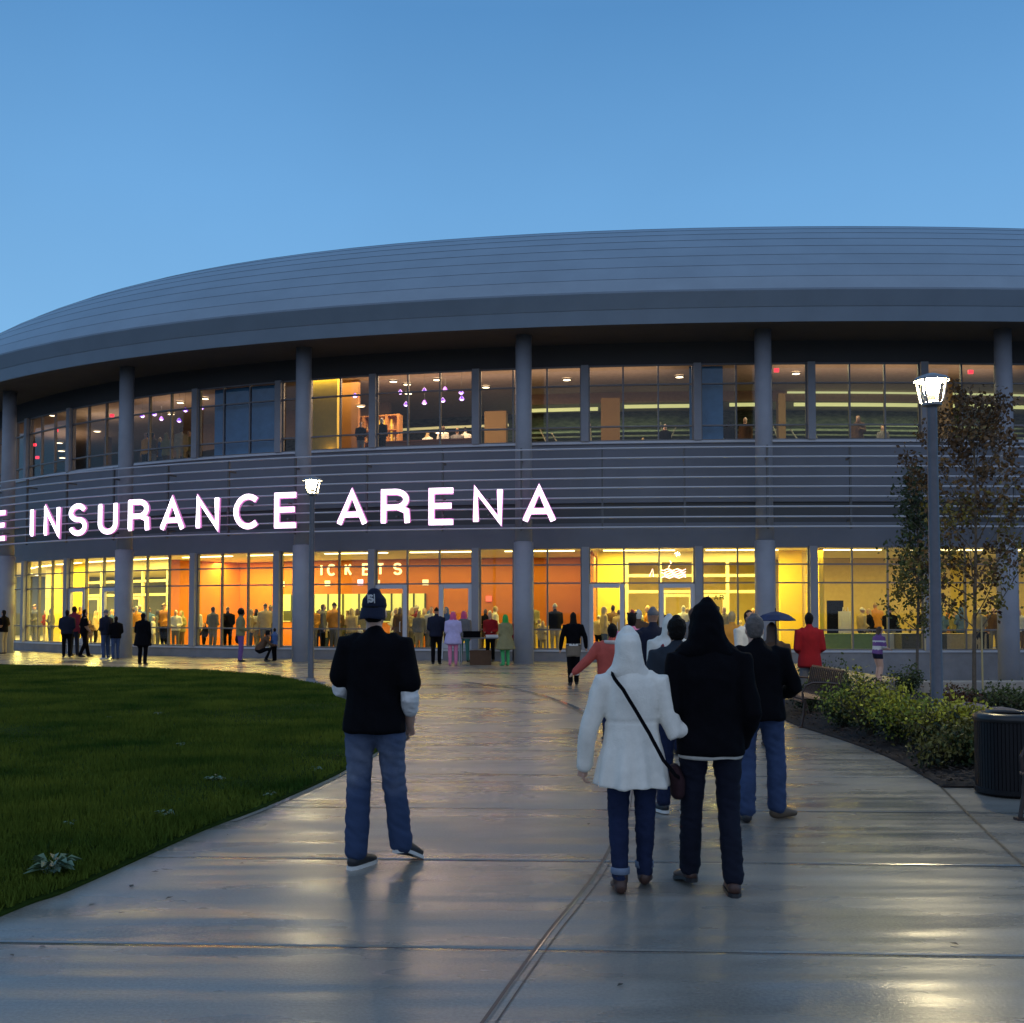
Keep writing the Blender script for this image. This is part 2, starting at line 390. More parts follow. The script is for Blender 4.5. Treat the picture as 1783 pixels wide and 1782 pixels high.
# columns
for k in range(-3, 8):
    b = MB(); p = ring(k, 0)
    b.lathe([(.285, 4.0), (.275, 7.5), (.27, 10.93)], 28, p); b.lathe([(.33, -1.3), (.33, 3.995), (.285, 4.02)], 28, p)
    o = apart(b, 'column', M_COL, smooth=False)
    me = o.data; me.polygons.foreach_set('use_smooth', [len(f.vertices) == 4 for f in me.polygons])
# piers and glazing
def panel(b, u0, u1, off, z0, z1, th=.012):
    us = urange(u0, u1, .17)
    for a, c in zip(us, us[1:]):
        p, q = ring(a, off), ring(c, off)
        b.add([(p.x, p.y, z0), (q.x, q.y, z0), (q.x, q.y, z1), (p.x, p.y, z1)], [(0, 1, 2, 3)])
def post(b, u, off, hw, d0, d1, z0, z1): b.box(-hw, hw, d0, d1, z0, z1, frame_at(u, off))
piers = [k+.25+.5*j for k in range(-4, 8) for j in range(2)]; piers = [u for u in piers if U0 < u < U1]
for u in piers:
    b = MB(); post(b, u, WALL, .125, -.12, .20, .401, 3.928); apart(b, 'pier', M_COL)
    b = MB(); post(b, u, WALL, .125, -.12, .20, 7.562, 10.218); apart(b, 'pier', M_COL)
doors = {}
for lvl, (z0, z1, trs) in (('lower', (.40, 3.93, (1.09, 2.69, 3.32))), ('upper', (7.56, 10.22, (8.08, 9.52)))):
    for a, c in zip(piers, piers[1:]):
        e_ = .125/SP; u0, u1 = a+e_, c-e_
        g = MB(); panel(g, u0, u1, WALL+.0, z0, z1); go = apart(g, 'window', M_GLASS)
        f = MB(); ux = [u0+(u1-u0)*t for t in (1/3, 2/3)]
        mid = (a+c)/2; isdoor = lvl == 'lower' and (abs(mid-2.5) < .01 or abs(mid-3.5) < .01 or abs(mid-.5) < .01)
        for u in ux: post(f, u, WALL, .027, -.05, .06, z0, z1)
        for u, s_ in ((u0, 1), (u1, -1)): post(f, u+s_*.025/SP, WALL, .025, -.05, .05, z0, z1)
        swbox(f, WALL-.05, WALL+.05, z1-.05, z1-.001, u0, u1, .17); swbox(f, WALL-.05, WALL+.05, z0+.001, z0+.05, u0, u1, .17)
        for z in trs:
            if isdoor and z < 2: continue
            swbox(f, WALL-.048, WALL+.058, z-.025, z+.025, u0, u1, .17)
        fo = f.build('window_frame', M_FRM, go)
        if isdoor:
            for k, (ua, ub) in enumerate(((u0, ux[0]), (ux[1], u1))):
                d = MB(); wv = .06/SP
                post(d, ua+wv*1.2, WALL, .075, -.02, .10, .05, 2.66); post(d, ub-wv*1.2, WALL, .075, -.02, .10, .05, 2.66)
                swbox(d, WALL-.02, WALL+.10, 2.52, 2.664, ua+.02, ub-.02, .1); swbox(d, WALL-.02, WALL+.10, .42, .62, ua+.02, ub-.02, .1)
                do = apart(d, 'door_frame', M_ALU)
                d = MB(); um = ub-.03 if k == 0 else ua+.03
                d.tube([frame_at(um, WALL) @ Vector((0, y_, z_)) for y_, z_ in ((.1, 1.0), (.16, 1.0), (.16, 1.35), (.1, 1.35))], .014)
                d.build('door_handle', M_ALU, do)
# sunshade: nine rails on brackets in front of the columns
SH = .62
for k in range(9):
    b = MB(); z = 4.42+.32*k; us = urange(U0, U1, .05)
    b.tube([ring(u, SH, z) for u in us], .032, 6)
    apart(b, 'sunshade_rail', M_ALU, smooth=True)
ubr = [k+j/3 for k in range(-3, 8) for j in range(3) if U0 < k+j/3 < U1]
for u in ubr:
    b = MB(); post(b, u, SH, .03, -.12, -.034, 4.35, 7.05)
    for z in (4.6, 6.6): post(b, u, SH, .02, -.5, -.121, z, z+.06)
    apart(b, 'sunshade_bracket', M_BRK)

# ---------------------------------------------------------------- lower lobby
M_LFLOOR = mat('lobby_floor', (.30, .27, .22), .35, var=.15, vscale=3)
M_LCEIL = mat('lobby_ceiling', (.75, .68, .42), .8)
M_ORANGE = mat('orange_wall', (.44, .128, .008), .7, var=.06, vscale=2)
M_YELLOW = mat('yellow_wall', (.80, .58, .05), .7, var=.05, vscale=1)
M_OLIVE = mat('olive_wall', (.36, .29, .11), .8, var=.1, vscale=1.5)
M_CREAM = mat('cream_frame', (.74, .64, .34), .5)
M_DARKG = mat('dark_glazing', (.05, .055, .03), .2)
BACK = WALL-7.5
b = MB(); sweep(b, [(WALL-.25, .16), (BACK-6, .16)], U0, U1); apart(b, 'lobby_floor', M_LFLOOR)
b = MB(); sweep(b, [(WALL-.2, 3.97), (BACK-6, 3.97)], U0, U1); apart(b, 'lobby_ceiling', M_LCEIL)
ub = lambda px, off=BACK: u_at(px, off)
uo0, uo1 = ub(300), ub(1020)
b = MB(); swbox(b, BACK-.15, BACK, .18, 3.95, uo0, uo1); apart(b, 'orange_wall', M_ORANGE)
b = MB(); swbox(b, BACK+.001, BACK+.03, .181, 1.12, ub(760), uo1-.01); apart(b, 'wainscot', M_YELLOW)
for qa, qb in ((U0, uo0-.02), (uo1+.02, ub(1425, BACK-3))): b = MB(); swbox(b, BACK-3.2, BACK-3, .18, 3.95, qa, qb); apart(b, 'olive_wall', M_OLIVE)
b = MB(); swbox(b, BACK-1.7, BACK-1.5, .18, 3.95, ub(1436, BACK-1.5), U1); apart(b, 'hall_wall', mat('hall_wall', (.50, .38, .13), .8, var=.06))
# radial partitions
def radial(u, o0, o1, z0, z1, m, name='partition', t=.08):
    b = MB(); M_ = frame_at(u, 0); b.box(-t, t, o0, o1, z0, z1, M_); return apart(b, name, m)
radial(u_at(296, WALL-3.6), BACK, WALL-3.6, .17, 3.96, M_ORANGE)
radial(u_at(1022, WALL-3.2)+.01, BACK, WALL-3.2, .17, 3.96, M_ORANGE)
b = MB(); swbox(b, WALL-3.4, WALL-3.2, .17, 3.96, u_at(1040, WALL-3.2), u_at(1088, WALL-3.2)); apart(b, 'yellow_wall', M_YELLOW)
b = MB(); swbox(b, WALL-3.4, WALL-3.2, .17, 3.96, u_at(1357, WALL-3.2), u_at(1398, WALL-3.2)); apart(b, 'yellow_wall', M_YELLOW)
radial(u_at(1430, WALL-2.0), WALL-6.0, WALL-2.0, .17, 3.96, M_YELLOW)
b = MB(); swbox(b, WALL-3.4, WALL-3.2, .17, 3.96, u_at(88, WALL-3.2), u_at(106, WALL-3.2)); swbox(b, WALL-3.4, WALL-3.2, .17, 3.96, u_at(122, WALL-3.2), u_at(148, WALL-3.2)); apart(b, 'yellow_wall', M_YELLOW)
def screen(pa, pb, off, ncol, rows, doors_=()):
    """inner glazed vestibule screen in cream frames"""
    ua, uc = u_at(pa, off), u_at(pb, off); b = MB()
    for i in range(ncol+1): post(b, ua+(uc-ua)*i/ncol, off, .06, -.05, .05, .17, 3.95)
    for z in rows: swbox(b, off-.045, off+.045, z-.055, z+.055, ua, uc, .1)
    swbox(b, off-.03, off+.03, 3.55, 3.94, ua, uc, .1)
    for i in doors_:
        a, c = ua+(uc-ua)*i/ncol, ua+(uc-ua)*(i+1)/ncol; e_ = .14/SP
        post(b, a+e_, off+.06, .06, 0, .04, .17, 2.35); post(b, c-e_, off+.06, .06, 0, .04, .17, 2.35)
        swbox(b, off+.061, off+.1, 2.25, 2.36, a+e_, c-e_, .1)
    apart(b, 'vestibule_screen', M_CREAM)
screen(1092, 1325, WALL-3.3, 4, (.3, 2.45, 3.05), (1, 2))
screen(18, 88, WALL-3.3, 3, (.3, 2.45, 3.05), (1,))
screen(148, 292, WALL-3.3, 4, (.3, 2.45, 3.05), (0, 2))
screen(1398, 1426, WALL-3.3, 2, (.3, 2.45, 3.05))
for u_ in (U0+.02, U1-.02): radial(u_, BACK-6, WALL+.04, -.9, 11.6, M_SPAN, 'end_wall')
# ticket windows in the orange wall
M_TW = mat('ticket_window_light', (.5, .5, .2), .4, emit=(.80, .74, .16), es=.62)
M_TWD = mat('ticket_window_dark', (.05, .06, .03), .4)
for pa, pb, n_ in ((492, 526, 1), (548, 655, 2), (664, 742, 2)):
    ua, uc = ub(pa), ub(pb); b = MB(); swbox(b, BACK+.004, BACK+.03, 1.25, 2.48, ua, uc); o = apart(b, 'ticket_window', M_TW)
    f = MB()
    for i in range(n_*2+1): post(f, ua+(uc-ua)*i/(n_*2), BACK, .035, .031, .07, 1.25, 2.48)
    f.build('window_frame', M_TWD, o)
    f = MB()
    for i in range(n_): swbox(f, BACK+.032, BACK+.05, 1.3, 1.75, ua+(uc-ua)*(i+.1)/n_, ua+(uc-ua)*(i+.8)/n_)
    f.build('counter_screen', M_TWD, o)

# stroke lettering
def arc(cx, cy, rx, ry, a0, a1, n=12): return [(cx+rx*math.cos(rad(a0+(a1-a0)*i/n)), cy+ry*math.sin(rad(a0+(a1-a0)*i/n))) for i in range(n+1)]
GL = {
 'E': ([[(.5, 0), (0, 0), (0, 1), (.5, 1)], [(0, .52), (.46, .52)]], .5),
 'I': ([[(0, 0), (0, 1)]], .0),
 'N': ([[(0, 0), (0, 1), (.54, 0), (.54, 1)]], .54),
 'S': ([arc(.26, .75, .26, .25, 20, 180)+arc(.26, .75, .26, .25, 180, 270)[1:]+arc(.27, .25, .27, .25, 90, 0)[1:]+arc(.27, .25, .27, .25, 0, -165)[1:]], .54),
 'U': ([[(0, 1)]+arc(.27, .28, .27, .28, 180, 360)+[(.54, 1)]], .54),
 'R': ([[(0, 0), (0, 1), (.20, 1)]+arc(.28, .75, .25, .25, 90, -90)+[(0, .5)], [(.33, .5), (.54, .38), (.56, 0)]], .56),
 'A': ([[(0, 0), (.31, 1), (.62, 0)], [(.11, .30), (.51, .30)]], .62),
 'C': ([arc(.33, .5, .33, .5, 48, 312, 20)], .60),
 'T': ([[(0, 1), (.56, 1)], [(.28, 1), (.28, 0)]], .56),
 'K': ([[(0, 0), (0, 1)], [(.5, 1), (.02, .42)], [(.17, .6), (.54, 0)]], .54),
 'L': ([[(0, 1), (0, 0), (.45, 0)]], .45),
}
def stroke(b, pts, M_, hh, wd, y0, y1, x0=0, xs=1):
    P = [Vector((x0+p[0]*hh*xs, p[1]*(hh-wd)+wd/2, 0)) for p in pts]; L_, R_ = [], []
    for i, p in enumerate(P):
        d0 = (P[i]-P[i-1]).normalized() if i else None; d1 = (P[i+1]-P[i]).normalized() if i < len(P)-1 else None
        if d0 is None: d0 = d1; p = p-d1*0
        if d1 is None: d1 = d0
        n0 = Vector((-d0.y, d0.x, 0)); n1 = Vector((-d1.y, d1.x, 0)); nn = (n0+n1)
        nn = nn.normalized() if nn.length > .3 else n0
        k = min(1.9, 1/max(.35, nn.dot(n0)))
        L_.append(p+nn*(wd/2*k)); R_.append(p-nn*(wd/2*k))
    vs = []
    for a, c in zip(L_, R_):
        for q in (a, c):
            for y in (y0, y1): vs.append(M_ @ Vector((q.x, y, q.y)))
    fs = []
    for i in range(len(P)-1):
        a = 4*i; c = a+4
        fs += [(a+1, a+3, c+3, c+1), (a, c, c+2, a+2), (a, a+1, c+1, c), (a+2, c+2, c+3, a+3)]
    fs += [(0, 2, 3, 1), (4*len(P)-4, 4*len(P)-3, 4*len(P)-1, 4*len(P)-2)]
    b.add(vs, fs)
for k_ in 'EINSURAC':
    g_, w_ = GL[k_]; GL[k_] = ([[(x*1.2, y) for x, y in s_] for s_ in g_], w_*1.2)
M_SIGN = mat('sign_face', (.8, .7, .8), .4, emit=(1.0, .72, .93), es=1.7)
M_SIGNR = mat('sign_return', (.5, .2, .4), .5, emit=(.75, .22, .62), es=.55)
M_TUBE = mat('neon_tube', (1, 1, 1), .3, emit=(1.0, .93, 1.0), es=3.2)
sign = empty('arena_sign', ring(2, SH+.35, 4.5), 0, 'glowing pinkish white channel letters ending in INSURANCE ARENA along the sunshade rails', 'sign')
HS = 1.22; WS = .215
LET = [(-28, 'E'), (57, 'I'), (92, 'N'), (138, 'S'), (187, 'U'), (243, 'R'), (300, 'A'), (361, 'N'), (430, 'C'), (500, 'E'), (613, 'A'), (691, 'R'), (769, 'E'), (850, 'N'), (938, 'A')]
# centres of the letters measured along the facade
for px, ch in LET:
    if ch == 'E' and px < 0: px = 2
    if ch == 'U': px = 188
    off = SH+.30; u = u_at(px, off); gl, wd = GL[ch]; hh = HS
    F = frame_at(u, off, 4.53)
    b = MB(); b2 = MB(); b3 = MB()
    for i, s_ in enumerate(gl):
        stroke(b, s_, F, hh, WS, .0, .075+.002*i, -wd*hh/2)
        stroke(b3, s_, F, hh, WS-.045, .080+.002*i, .086+.002*i, -wd*hh/2)
        # two neon runs inside the channel
        for sd in (-1, 1):
            P = [Vector((-wd*hh/2+p[0]*hh, p[1]*(hh-WS)+WS/2, 0)) for p in s_]; Q = []
            for j, p in enumerate(P):
                d0 = (P[j]-P[j-1]).normalized() if j else (P[1]-P[0]).normalized(); d1 = (P[j+1]-P[j]).normalized() if j < len(P)-1 else d0
                nn = Vector((-(d0+d1).y, (d0+d1).x, 0)); nn = nn.normalized() if nn.length > .3 else Vector((-d0.y, d0.x, 0))
                q = p+nn*(.052*sd*min(1.6, 1/max(.4, nn.dot(Vector((-d0.y, d0.x, 0)))))); 
                if j == 0: q = q-d1*.04*-1
                Q.append(F @ Vector((q.x, .115, q.y)))
            b2.tube(Q, .022, 6)
    base = -ring(2, SH+.35, 4.5)
    lo = b.build('letter', M_SIGNR, sign); lo.location = base
    b3.build('letter_face', M_SIGN, lo); b2.build('neon_tube', M_TUBE, lo)
    m_ = MB(); m_.box(-.03, .03, -.28, 0, .3, .34, F); m_.box(-.03, .03, -.28, 0, .85, .89, F); m_.build('mounting_arm', M_BRK, lo)
# TICKETS lettering high on the orange wall
M_TIX = mat('ticket_lettering', (.9, .8, .5), .4, emit=(1, .80, .36), es=1.5)
tk = empty('tickets_sign', ring(ub(630), BACK, 3.3), 0, 'cream TICKETS letters mounted high on the orange lobby wall', 'sign')
for px, ch in zip((541, 560, 579, 609, 640, 664, 693), 'TICKETS'):
    F = frame_at(ub(px), BACK+.04, 3.28); b = MB(); gl, wd = GL[ch]
    for i, s_ in enumerate(gl): stroke(b, s_, F, .52, .085, 0, .05+.002*i, -wd*.26, .9)
    o = b.build('letter', M_TIX, tk); o.location = -ring(ub(630), BACK, 3.3)

# lobby lighting: ceiling troffers that really emit, one per glazed section
M_TROF = mat('troffer', (1, .9, .6), .5, emit=(1, .80, .38), es=5)
def area(u, off, z, sx, sy, pw, col, rx=0):
    l = bpy.data.lights.new('lamp_and_fill', 'AREA'); l.shape = 'RECTANGLE'; l.size = sx; l.size_y = sy; l.energy = pw; l.color = col
    o = bpy.data.objects.new('lamp_and_fill', l); link(o); o.location = ring(u, off, z); o.rotation_euler = (rx, 0, -phi(u)); return o
WARM = (1.0, .78, .17)
for a, c in zip(piers, piers[1:]):
    u = (a+c)/2; px = CX+FPX*ring(u, WALL).x/ring(u, WALL).y
    if px < -250 or px > 2100: continue
    dim = 1.0 if px < 1420 else .52
    if 290 < px < 1020: dim = .52
    if 1020 < px < 1420 or px < 290: dim = 2.2
    area(u, WALL-2.0, 3.9, 2.6, .5, 125*dim, WARM); area(u, BACK+1.3, 3.9, 3.2, .4, 150*dim, WARM)
    fx = MB(); fx.box(-1.3, 1.3, -.1, .1, -.03, 0, frame_at(u, WALL-2.6, 3.965)); o = fx.build('ceiling_light', M_TROF)
    tag(o, 'long warm ceiling light inside the ground floor lobby glass', 'ceiling light', 'lobby ceiling lights')
# second vestibule light between the screen and the olive wall
for px in (50, 220, 1210):
    area(u_at(px, WALL-6), WALL-6, 3.9, 3, .5, 45, WARM)

# ---------------------------------------------------------------- upper concourse
UF, UC, UB = 7.35, 11.05, WALL-10
b = MB(); sweep(b, [(WALL-.25, UF), (UB-8, UF)], U0, U1); apart(b, 'concourse_floor', mat('concourse_floor', (.10, .08, .07), .4))
M_UCEIL = mat('concourse_ceiling', (.34, .27, .22), .85, var=.1)
b = MB(); sweep(b, [(WALL-.1, UC), (UB-8, UC)], U0, U1); apart(b, 'concourse_ceiling', M_UCEIL)
M_UB = mat('concourse_back', (.10, .075, .06), .8, var=.3, vscale=1.5)
b = MB(); swbox(b, UB+1.2, UB+1.4, 10.62, 11.6, u_at(905, UB), U1); swbox(b, UB+1.2, UB+1.4, 9.75, 11.6, U0, u_at(700, UB)); apart(b, 'bulkhead', mat('bulkhead', (.28, .19, .14), .8, var=.1))
b = MB(); swbox(b, UB-3.2, UB-3, UF, 11.6, U0, U1); apart(b, 'seating_bowl_wall', mat('bowl_wall', (.12, .13, .09), .8, col2=(.02, .025, .02), vscale=3, stretch=(1, 1, 3)))
# fluorescent coves
M_COVE = mat('cove_light', (.8, .9, .5), .5, emit=(.70, .70, .28), es=.72)
for pa, pb, z in ((920, 1045, 10.35), (1088, 1200, 10.42), (1262, 1318, 10.45), (1370, 1640, 10.45), (1662, 1900, 10.45)):
    b = MB(); swbox(b, UB+1.41, UB+1.5, z-.07, z+.07, u_at(pa, UB), u_at(pb, UB)); o = b.build('cove_light', M_COVE)
    tag(o, 'long pale yellow light strip in the upper concourse, %s' % {920: 'right of the bar between thin mullions', 1088: 'left of the narrow blue shade', 1262: 'just left of the fourth round column', 1370: 'behind the tall lit street lamp', 1662: 'behind the taller rusty tree'}[pa], 'light strip', 'upper concourse light strips')
b = MB(); swbox(b, UB+1.9, UB+1.98, 9.62, 9.72, u_at(700, UB+1.9), u_at(885, UB+1.9)); o = b.build('cove_light', mat('cove_dim', (.5, .5, .3), .5, emit=(.40, .36, .16), es=.8)); tag(o, 'dim light strip behind the bar in the upper concourse', 'light strip', 'upper concourse light strips')
b = MB(); swbox(b, UB+1.42, UB+1.5, 10.93, 11.0, u_at(1360, UB), U1); o = b.build('cove_light', mat('cove_top', (.5, .5, .3), .5, emit=(.60, .62, .28), es=.8)); tag(o, 'thin light line along the upper concourse ceiling at right', 'light strip', 'upper concourse light strips')
# railings and seat rows seen beyond the concourse
b = MB()
rg = random.Random(9)
for k in range(10):
    z = UF+.5+.26*k; swbox(b, UB-.5-.25*k, UB-.25*k, z, z+.07, u_at(900, UB), U1)
apart(b, 'seat_row', mat('seat_row', (.20, .21, .17), .6, var=.3, vscale=6))
b = MB(); uw = lambda px: u_at(px, UB+1.4)
for px in list(range(930, 1800, 26)):
    if rg.random() < .35: continue
    u = uw(px); M_ = frame_at(u, UB+2.2, UF); l = rg.uniform(-1.2, 1.2)
    b.tube([M_ @ Vector((0, 0, .0)), M_ @ Vector((l, -.5, rg.uniform(1.6, 2.6)))], .03, 5)
apart(b, 'railing', mat('railing', (.42, .43, .33), .4, .3))
# interior posts and bar
M_TAN = mat('tan_post', (.15, .09, .022), .7, var=.05)
for pa, pb, z1 in ((842, 880, 9.9), (1048, 1082, 10.3), (1640, 1664, 11.6), (1358, 1372, 10.4), (120, 130, 11.6)):
    b = MB(); swbox(b, WALL-6.4, WALL-6, UF, z1, u_at(pa, WALL-6), u_at(pb, WALL-6)); apart(b, 'interior_post', M_TAN if pa != 120 else mat('brown_post', (.25, .16, .10), .7))
b = MB(); swbox(b, WALL-3.2, WALL-3, UF, 11.0, u_at(534, WALL-3), u_at(584, WALL-3)); apart(b, 'yellow_wall', mat('upper_yellow', (.55, .42, .06), .7, var=.06))
b = MB(); swbox(b, WALL-4.2, WALL-4, UF, 11.6, u_at(584, WALL-4)+.01, u_at(622, WALL-4)); apart(b, 'brown_wall', mat('upper_brown', (.28, .13, .05), .7))
M_SHELF = mat('bar_shelf', (.45, .20, .06), .5)
bar = empty('back_bar', ring(u_at(656, WALL-5), WALL-5, UF), 0, 'orange lit shelving of the upstairs bar between two columns', 'shelving'); binv = -ring(u_at(656, WALL-5), WALL-5, UF)
b = MB(); ua, uc = u_at(612, WALL-5), u_at(694, WALL-5); swbox(b, WALL-5.35, WALL-5.3, UF, 9.75, ua, uc); 
for i in range(5): post(b, ua+(uc-ua)*i/4, WALL-5.3, .05, .0, .4, UF, 9.75)
for z in (8.1, 8.6, 9.1, 9.7): swbox(b, WALL-5.29, WALL-4.95, z, z+.05, ua, uc)
b.build('shelf', M_SHELF, bar).location = binv
b = MB(); swbox(b, WALL-5.28, WALL-5.24, 8.66, 9.6, u_at(652, WALL-5), u_at(676, WALL-5)); b.build('lit_panel', mat('lit_panel', (.9, .6, .1), .5, emit=(1, .55, .05), es=.9), bar).location = binv
b = MB()
for z in (8.15, 8.65, 9.15):
    for k in range(14):
        t = (k+rg.random()*.5)/14; q = ring(ua+(uc-ua)*t, WALL-5.1, z); b.lathe([(.035, 0), (.035, .14), (.012, .2), (.012, .27)], 6, q)
b.build('bottles', mat('bottle_glass', (.5, .35, .15), .15), bar).location = binv
b = MB(); uc0, uc1 = u_at(640, WALL-3.4), u_at(826, WALL-3.4); swbox(b, WALL-3.8, WALL-3.4, UF, 8.32, uc0, uc1); swbox(b, WALL-3.9, WALL-3.3, 8.321, 8.37, uc0-.02, uc1+.02)
tag(b.build('bar_counter', mat('counter_wood', (.16, .065, .03), .35)), 'long dark wood counter of the upstairs bar', 'counter')
# blue roller shades
M_BLIND = mat('blue_shade', (.07, .20, .40), .8, var=.12, vscale=3)
for pa, pb in ((362, 470), (1206, 1262)):
    b = MB(); swbox(b, WALL-.30, WALL-.28, 7.58, 10.2, u_at(pa, WALL), u_at(pb, WALL)); tag(b.build('window_shade', M_BLIND), 'wide blue shade drawn behind upper windows left of a column' if pa < 500 else 'narrow blue shade behind the upper windows right of the lettering', 'window shade', 'blue window shades')
q_ = ring(u_at(570, WALL-2.8), WALL-2.85, 7.95); b = MB(); b.lathe([(.05, -.1), (.11, -.08), (.13, .1), (.06, .12)], 12); o = b.build('wall_lamp', mat('wall_lamp_glow', (1, .7, .3), .4, emit=(1, .62, .28), es=5), loc=q_)
tag(o, 'small glowing lamp low on the yellow wall upstairs', 'wall lamp')
# downlights, pendants, exit lights
M_DL = mat('downlight_glow', (1, .9, .7), .4, emit=(1, .78, .48), es=6)
M_DLR = mat('downlight_ring', (.2, .18, .16), .5)
def by_sight(px, py, z):            # a ceiling point known by direction and height
    d = ray(px, py); k = (z-EYE)/d.z; return Vector((0, 0, EYE))+d*k
DL = [(43, 733), (92, 720), (103, 770), (107, 784), (109, 796), (169, 750), (314, 700), (298, 720), (357, 693), (685, 663), (709, 668), (761, 660), (711, 684), (846, 673), (987, 660), (1183, 655), (1386, 649), (628, 706), (765, 752)]
for i, (px, py) in enumerate(DL):
    p = by_sight(px, py, UC-.02)
    if py > 700 and px < 200: p = at(px, py, 50); p.z = min(p.z, UC-.02)
    if p.y < ring(u_at(px, WALL), WALL).y+.6: p = at(px, py, ring(u_at(px, WALL-2), WALL-2).y)
    if px in (628, 765): p = at(px, py, ring(u_at(px, WALL-4), WALL-4).y)
    b = MB(); b.lathe([(0.001, -.05), (.15, -.05), (.15, -.01)], 14); o = b.build('downlight', M_DL, loc=p); c_ = MB(); c_.lathe([(.16, -.06), (.19, -.06), (.19, 0), (.16, 0)], 14, cap=False); c_.build('trim_ring', M_DLR, o)
    side = 'left of the second column' if px < 215 else 'above the blue shades' if px < 500 else 'above the upstairs bar' if px < 900 else 'right of the bar'
    tag(o, 'small warm downlight in the upper concourse ceiling, ' + side, 'downlight', 'upper concourse downlights, ' + side)
M_PEND = mat('pendant_glow', (.8, .6, 1), .4, emit=(.80, .50, 1.0), es=5)
M_PSH = mat('pendant_shade', (.18, .06, .5), .3, emit=(.22, .06, .75), es=1.2)
PD = [(618, 690), (656, 686), (697, 684), (739, 681), (775, 679), (803, 684), (804, 695), (739, 702), (771, 698), (707, 705), (833, 692), (248, 725), (269, 722), (281, 730), (312, 733), (323, 715), (351, 711)]
for i, (px, py) in enumerate(PD):
    dd = WALL-2.6-1.6*(i % 3 == 1); p = at(px, py, ring(u_at(px, dd), dd).y)
    o = empty('pendant_lamp', p, 0, 'small violet glowing pendant lamp ' + ('over the upstairs bar' if px > 500 else 'upstairs left of the blue shade'), 'pendant lamp', 'violet pendants ' + ('over the bar' if px > 500 else 'left of the blue shade'))
    b = MB(); b.lathe([(.02, .12), (.05, .09), (.11, -.02), (.112, -.025)], 12); b.build('lamp_shade', M_PSH, o)
    b = MB(); b.lathe([(.001, -.07), (.06, -.05), (.075, -.0), (.001, .03)], 10); b.build('bulb', M_PEND, o)
    b = MB(); b.tube([(0, 0, .1), (0, 0, UC-p.z-.02)], .003, 4); b.build('cord', M_BRK, o)
M_RED = mat('exit_red', (.6, .02, .03), .4, emit=(1, .03, .06), es=1.6)
for px, py, where in ((60, 775, 'upper of the two left of the first upstairs downlights'), (65, 797, 'lowest at the far left upstairs'), (98, 750, 'left of the thick brown post upstairs'), (195, 724, 'left of the second round column upstairs'), (1690, 648, 'upstairs above the taller tree'), (1352, 645, 'upstairs right of the fourth round column')):
    p = at(px, py, ring(u_at(px, WALL-3), WALL-3).y); b = MB(); b.box(-.09, .09, -.03, .03, -.07, .07, Matrix.Translation(p))
    tag(b.build('lit_sign', M_RED), 'small red lit sign ' + where, 'sign')
for px, pw, col in ((60, 60, (1, .8, .55)), (160, 50, (1, .8, .55)), (280, 70, (1, .75, .6)), (580, 55, (1, .72, .25)), (700, 120, (1, .66, .38)), (800, 90, (1, .66, .40)), (870, 60, (1, .62, .3)), (960, 55, (1, .62, .36)), (1130, 50, (1, .74, .5)), (1400, 55, (1, .82, .45)), (1550, 55, (1, .85, .45)), (1720, 50, (1, .85, .45))):
    area(u_at(px, WALL-3.5), WALL-3.5, 10.95, 2.5, 1.5, pw*1.9, col)
for px in (960, 1130, 1450, 1600, 1750): area(u_at(px, UB), UB-1.5, 10.9, 4, 1, 60, (.8, .9, .45))
for px in (60, 190, 300, 700, 830, 960, 1100, 1400, 1560, 1720): area(u_at(px, WALL-4), WALL-4, 9.9, 3, 2, 28, (1, .66, .42), PI)  # added upward fill to brighten the concourse ceiling, no fixture here
# ---------------------------------------------------------------- street lamps
M_POLE = mat('lamp_pole', (.10, .10, .115), .45, .5, var=.1, vscale=8)
M_GLOW = mat('lamp_bowl', (1, .95, .8), .3, emit=(1, .80, .45), es=900)
M_CAPL = mat('lamp_cap', (.25, .25, .26), .4, .4)
M_BLKM_ = mat('ballast_dark', (.03, .03, .03), .6)
def street_lamp(loc, H, s, label, es=None):
    o = empty('street_lamp', loc, 0, label, 'street lamp', 'street lamps by the walkway')
    gl = M_GLOW if es is None else mat('lamp_bowl_near', (1, .95, .8), .3, emit=(1, .80, .45), es=es)
    b = MB(); b.lathe([(.09*s, .05), (.085*s, .06), (.068*s, H-.52), (.06*s, H-.46)], 16); b.build('pole', M_POLE, o, smooth=True)
    b = MB(); b.lathe([(.42*s, -.2), (.42*s, .0), (.40*s, .02), (.20*s, .025), (.19*s, .05), (.13*s, .07), (.12*s, .12)], 24); b.build('base', M_BASE, o)
    b = MB(); b.lathe([(.001, H-.02), (.06, H-.03), (.20, H-.08), (.245, H-.12), (.24, H-.135), (.10, H-.13)], 28); b.build('cap', M_CAPL, o)
    b = MB(); b.lathe([(.001, H-.47), (.06, H-.44), (.105, H-.39), (.14, H-.29), (.155, H-.14), (.001, H-.137)], 24); b.build('glass_bowl', M_GLASS, o, smooth=True)
    b = MB(); b.lathe([(.001, H-.30), (.07, H-.295), (.105, H-.24), (.115, H-.15), (.001, H-.145)], 20); b.build('bulb', gl, o, smooth=True)
    b = MB(); b.lathe([(.001, H-.44), (.05, H-.44), (.05, H-.34), (.001, H-.33)], 12); b.build('ballast', M_BLKM_, o)
    b = MB(); b.lathe([(.05, H-.50), (.13, H-.475), (.13, H-.44), (.04, H-.40)], 20); b.build('collar', M_CAPL, o)
    for k in range(4):
        a = PI/4+PI/2*k; b = MB(); b.tube([(r*math.cos(a), r*math.sin(a), z) for r, z in ((.11, H-.46), (.16, H-.42), (.185, H-.30), (.215, H-.13))], .016, 6); b.build('rib', M_CAPL, o)
    return o
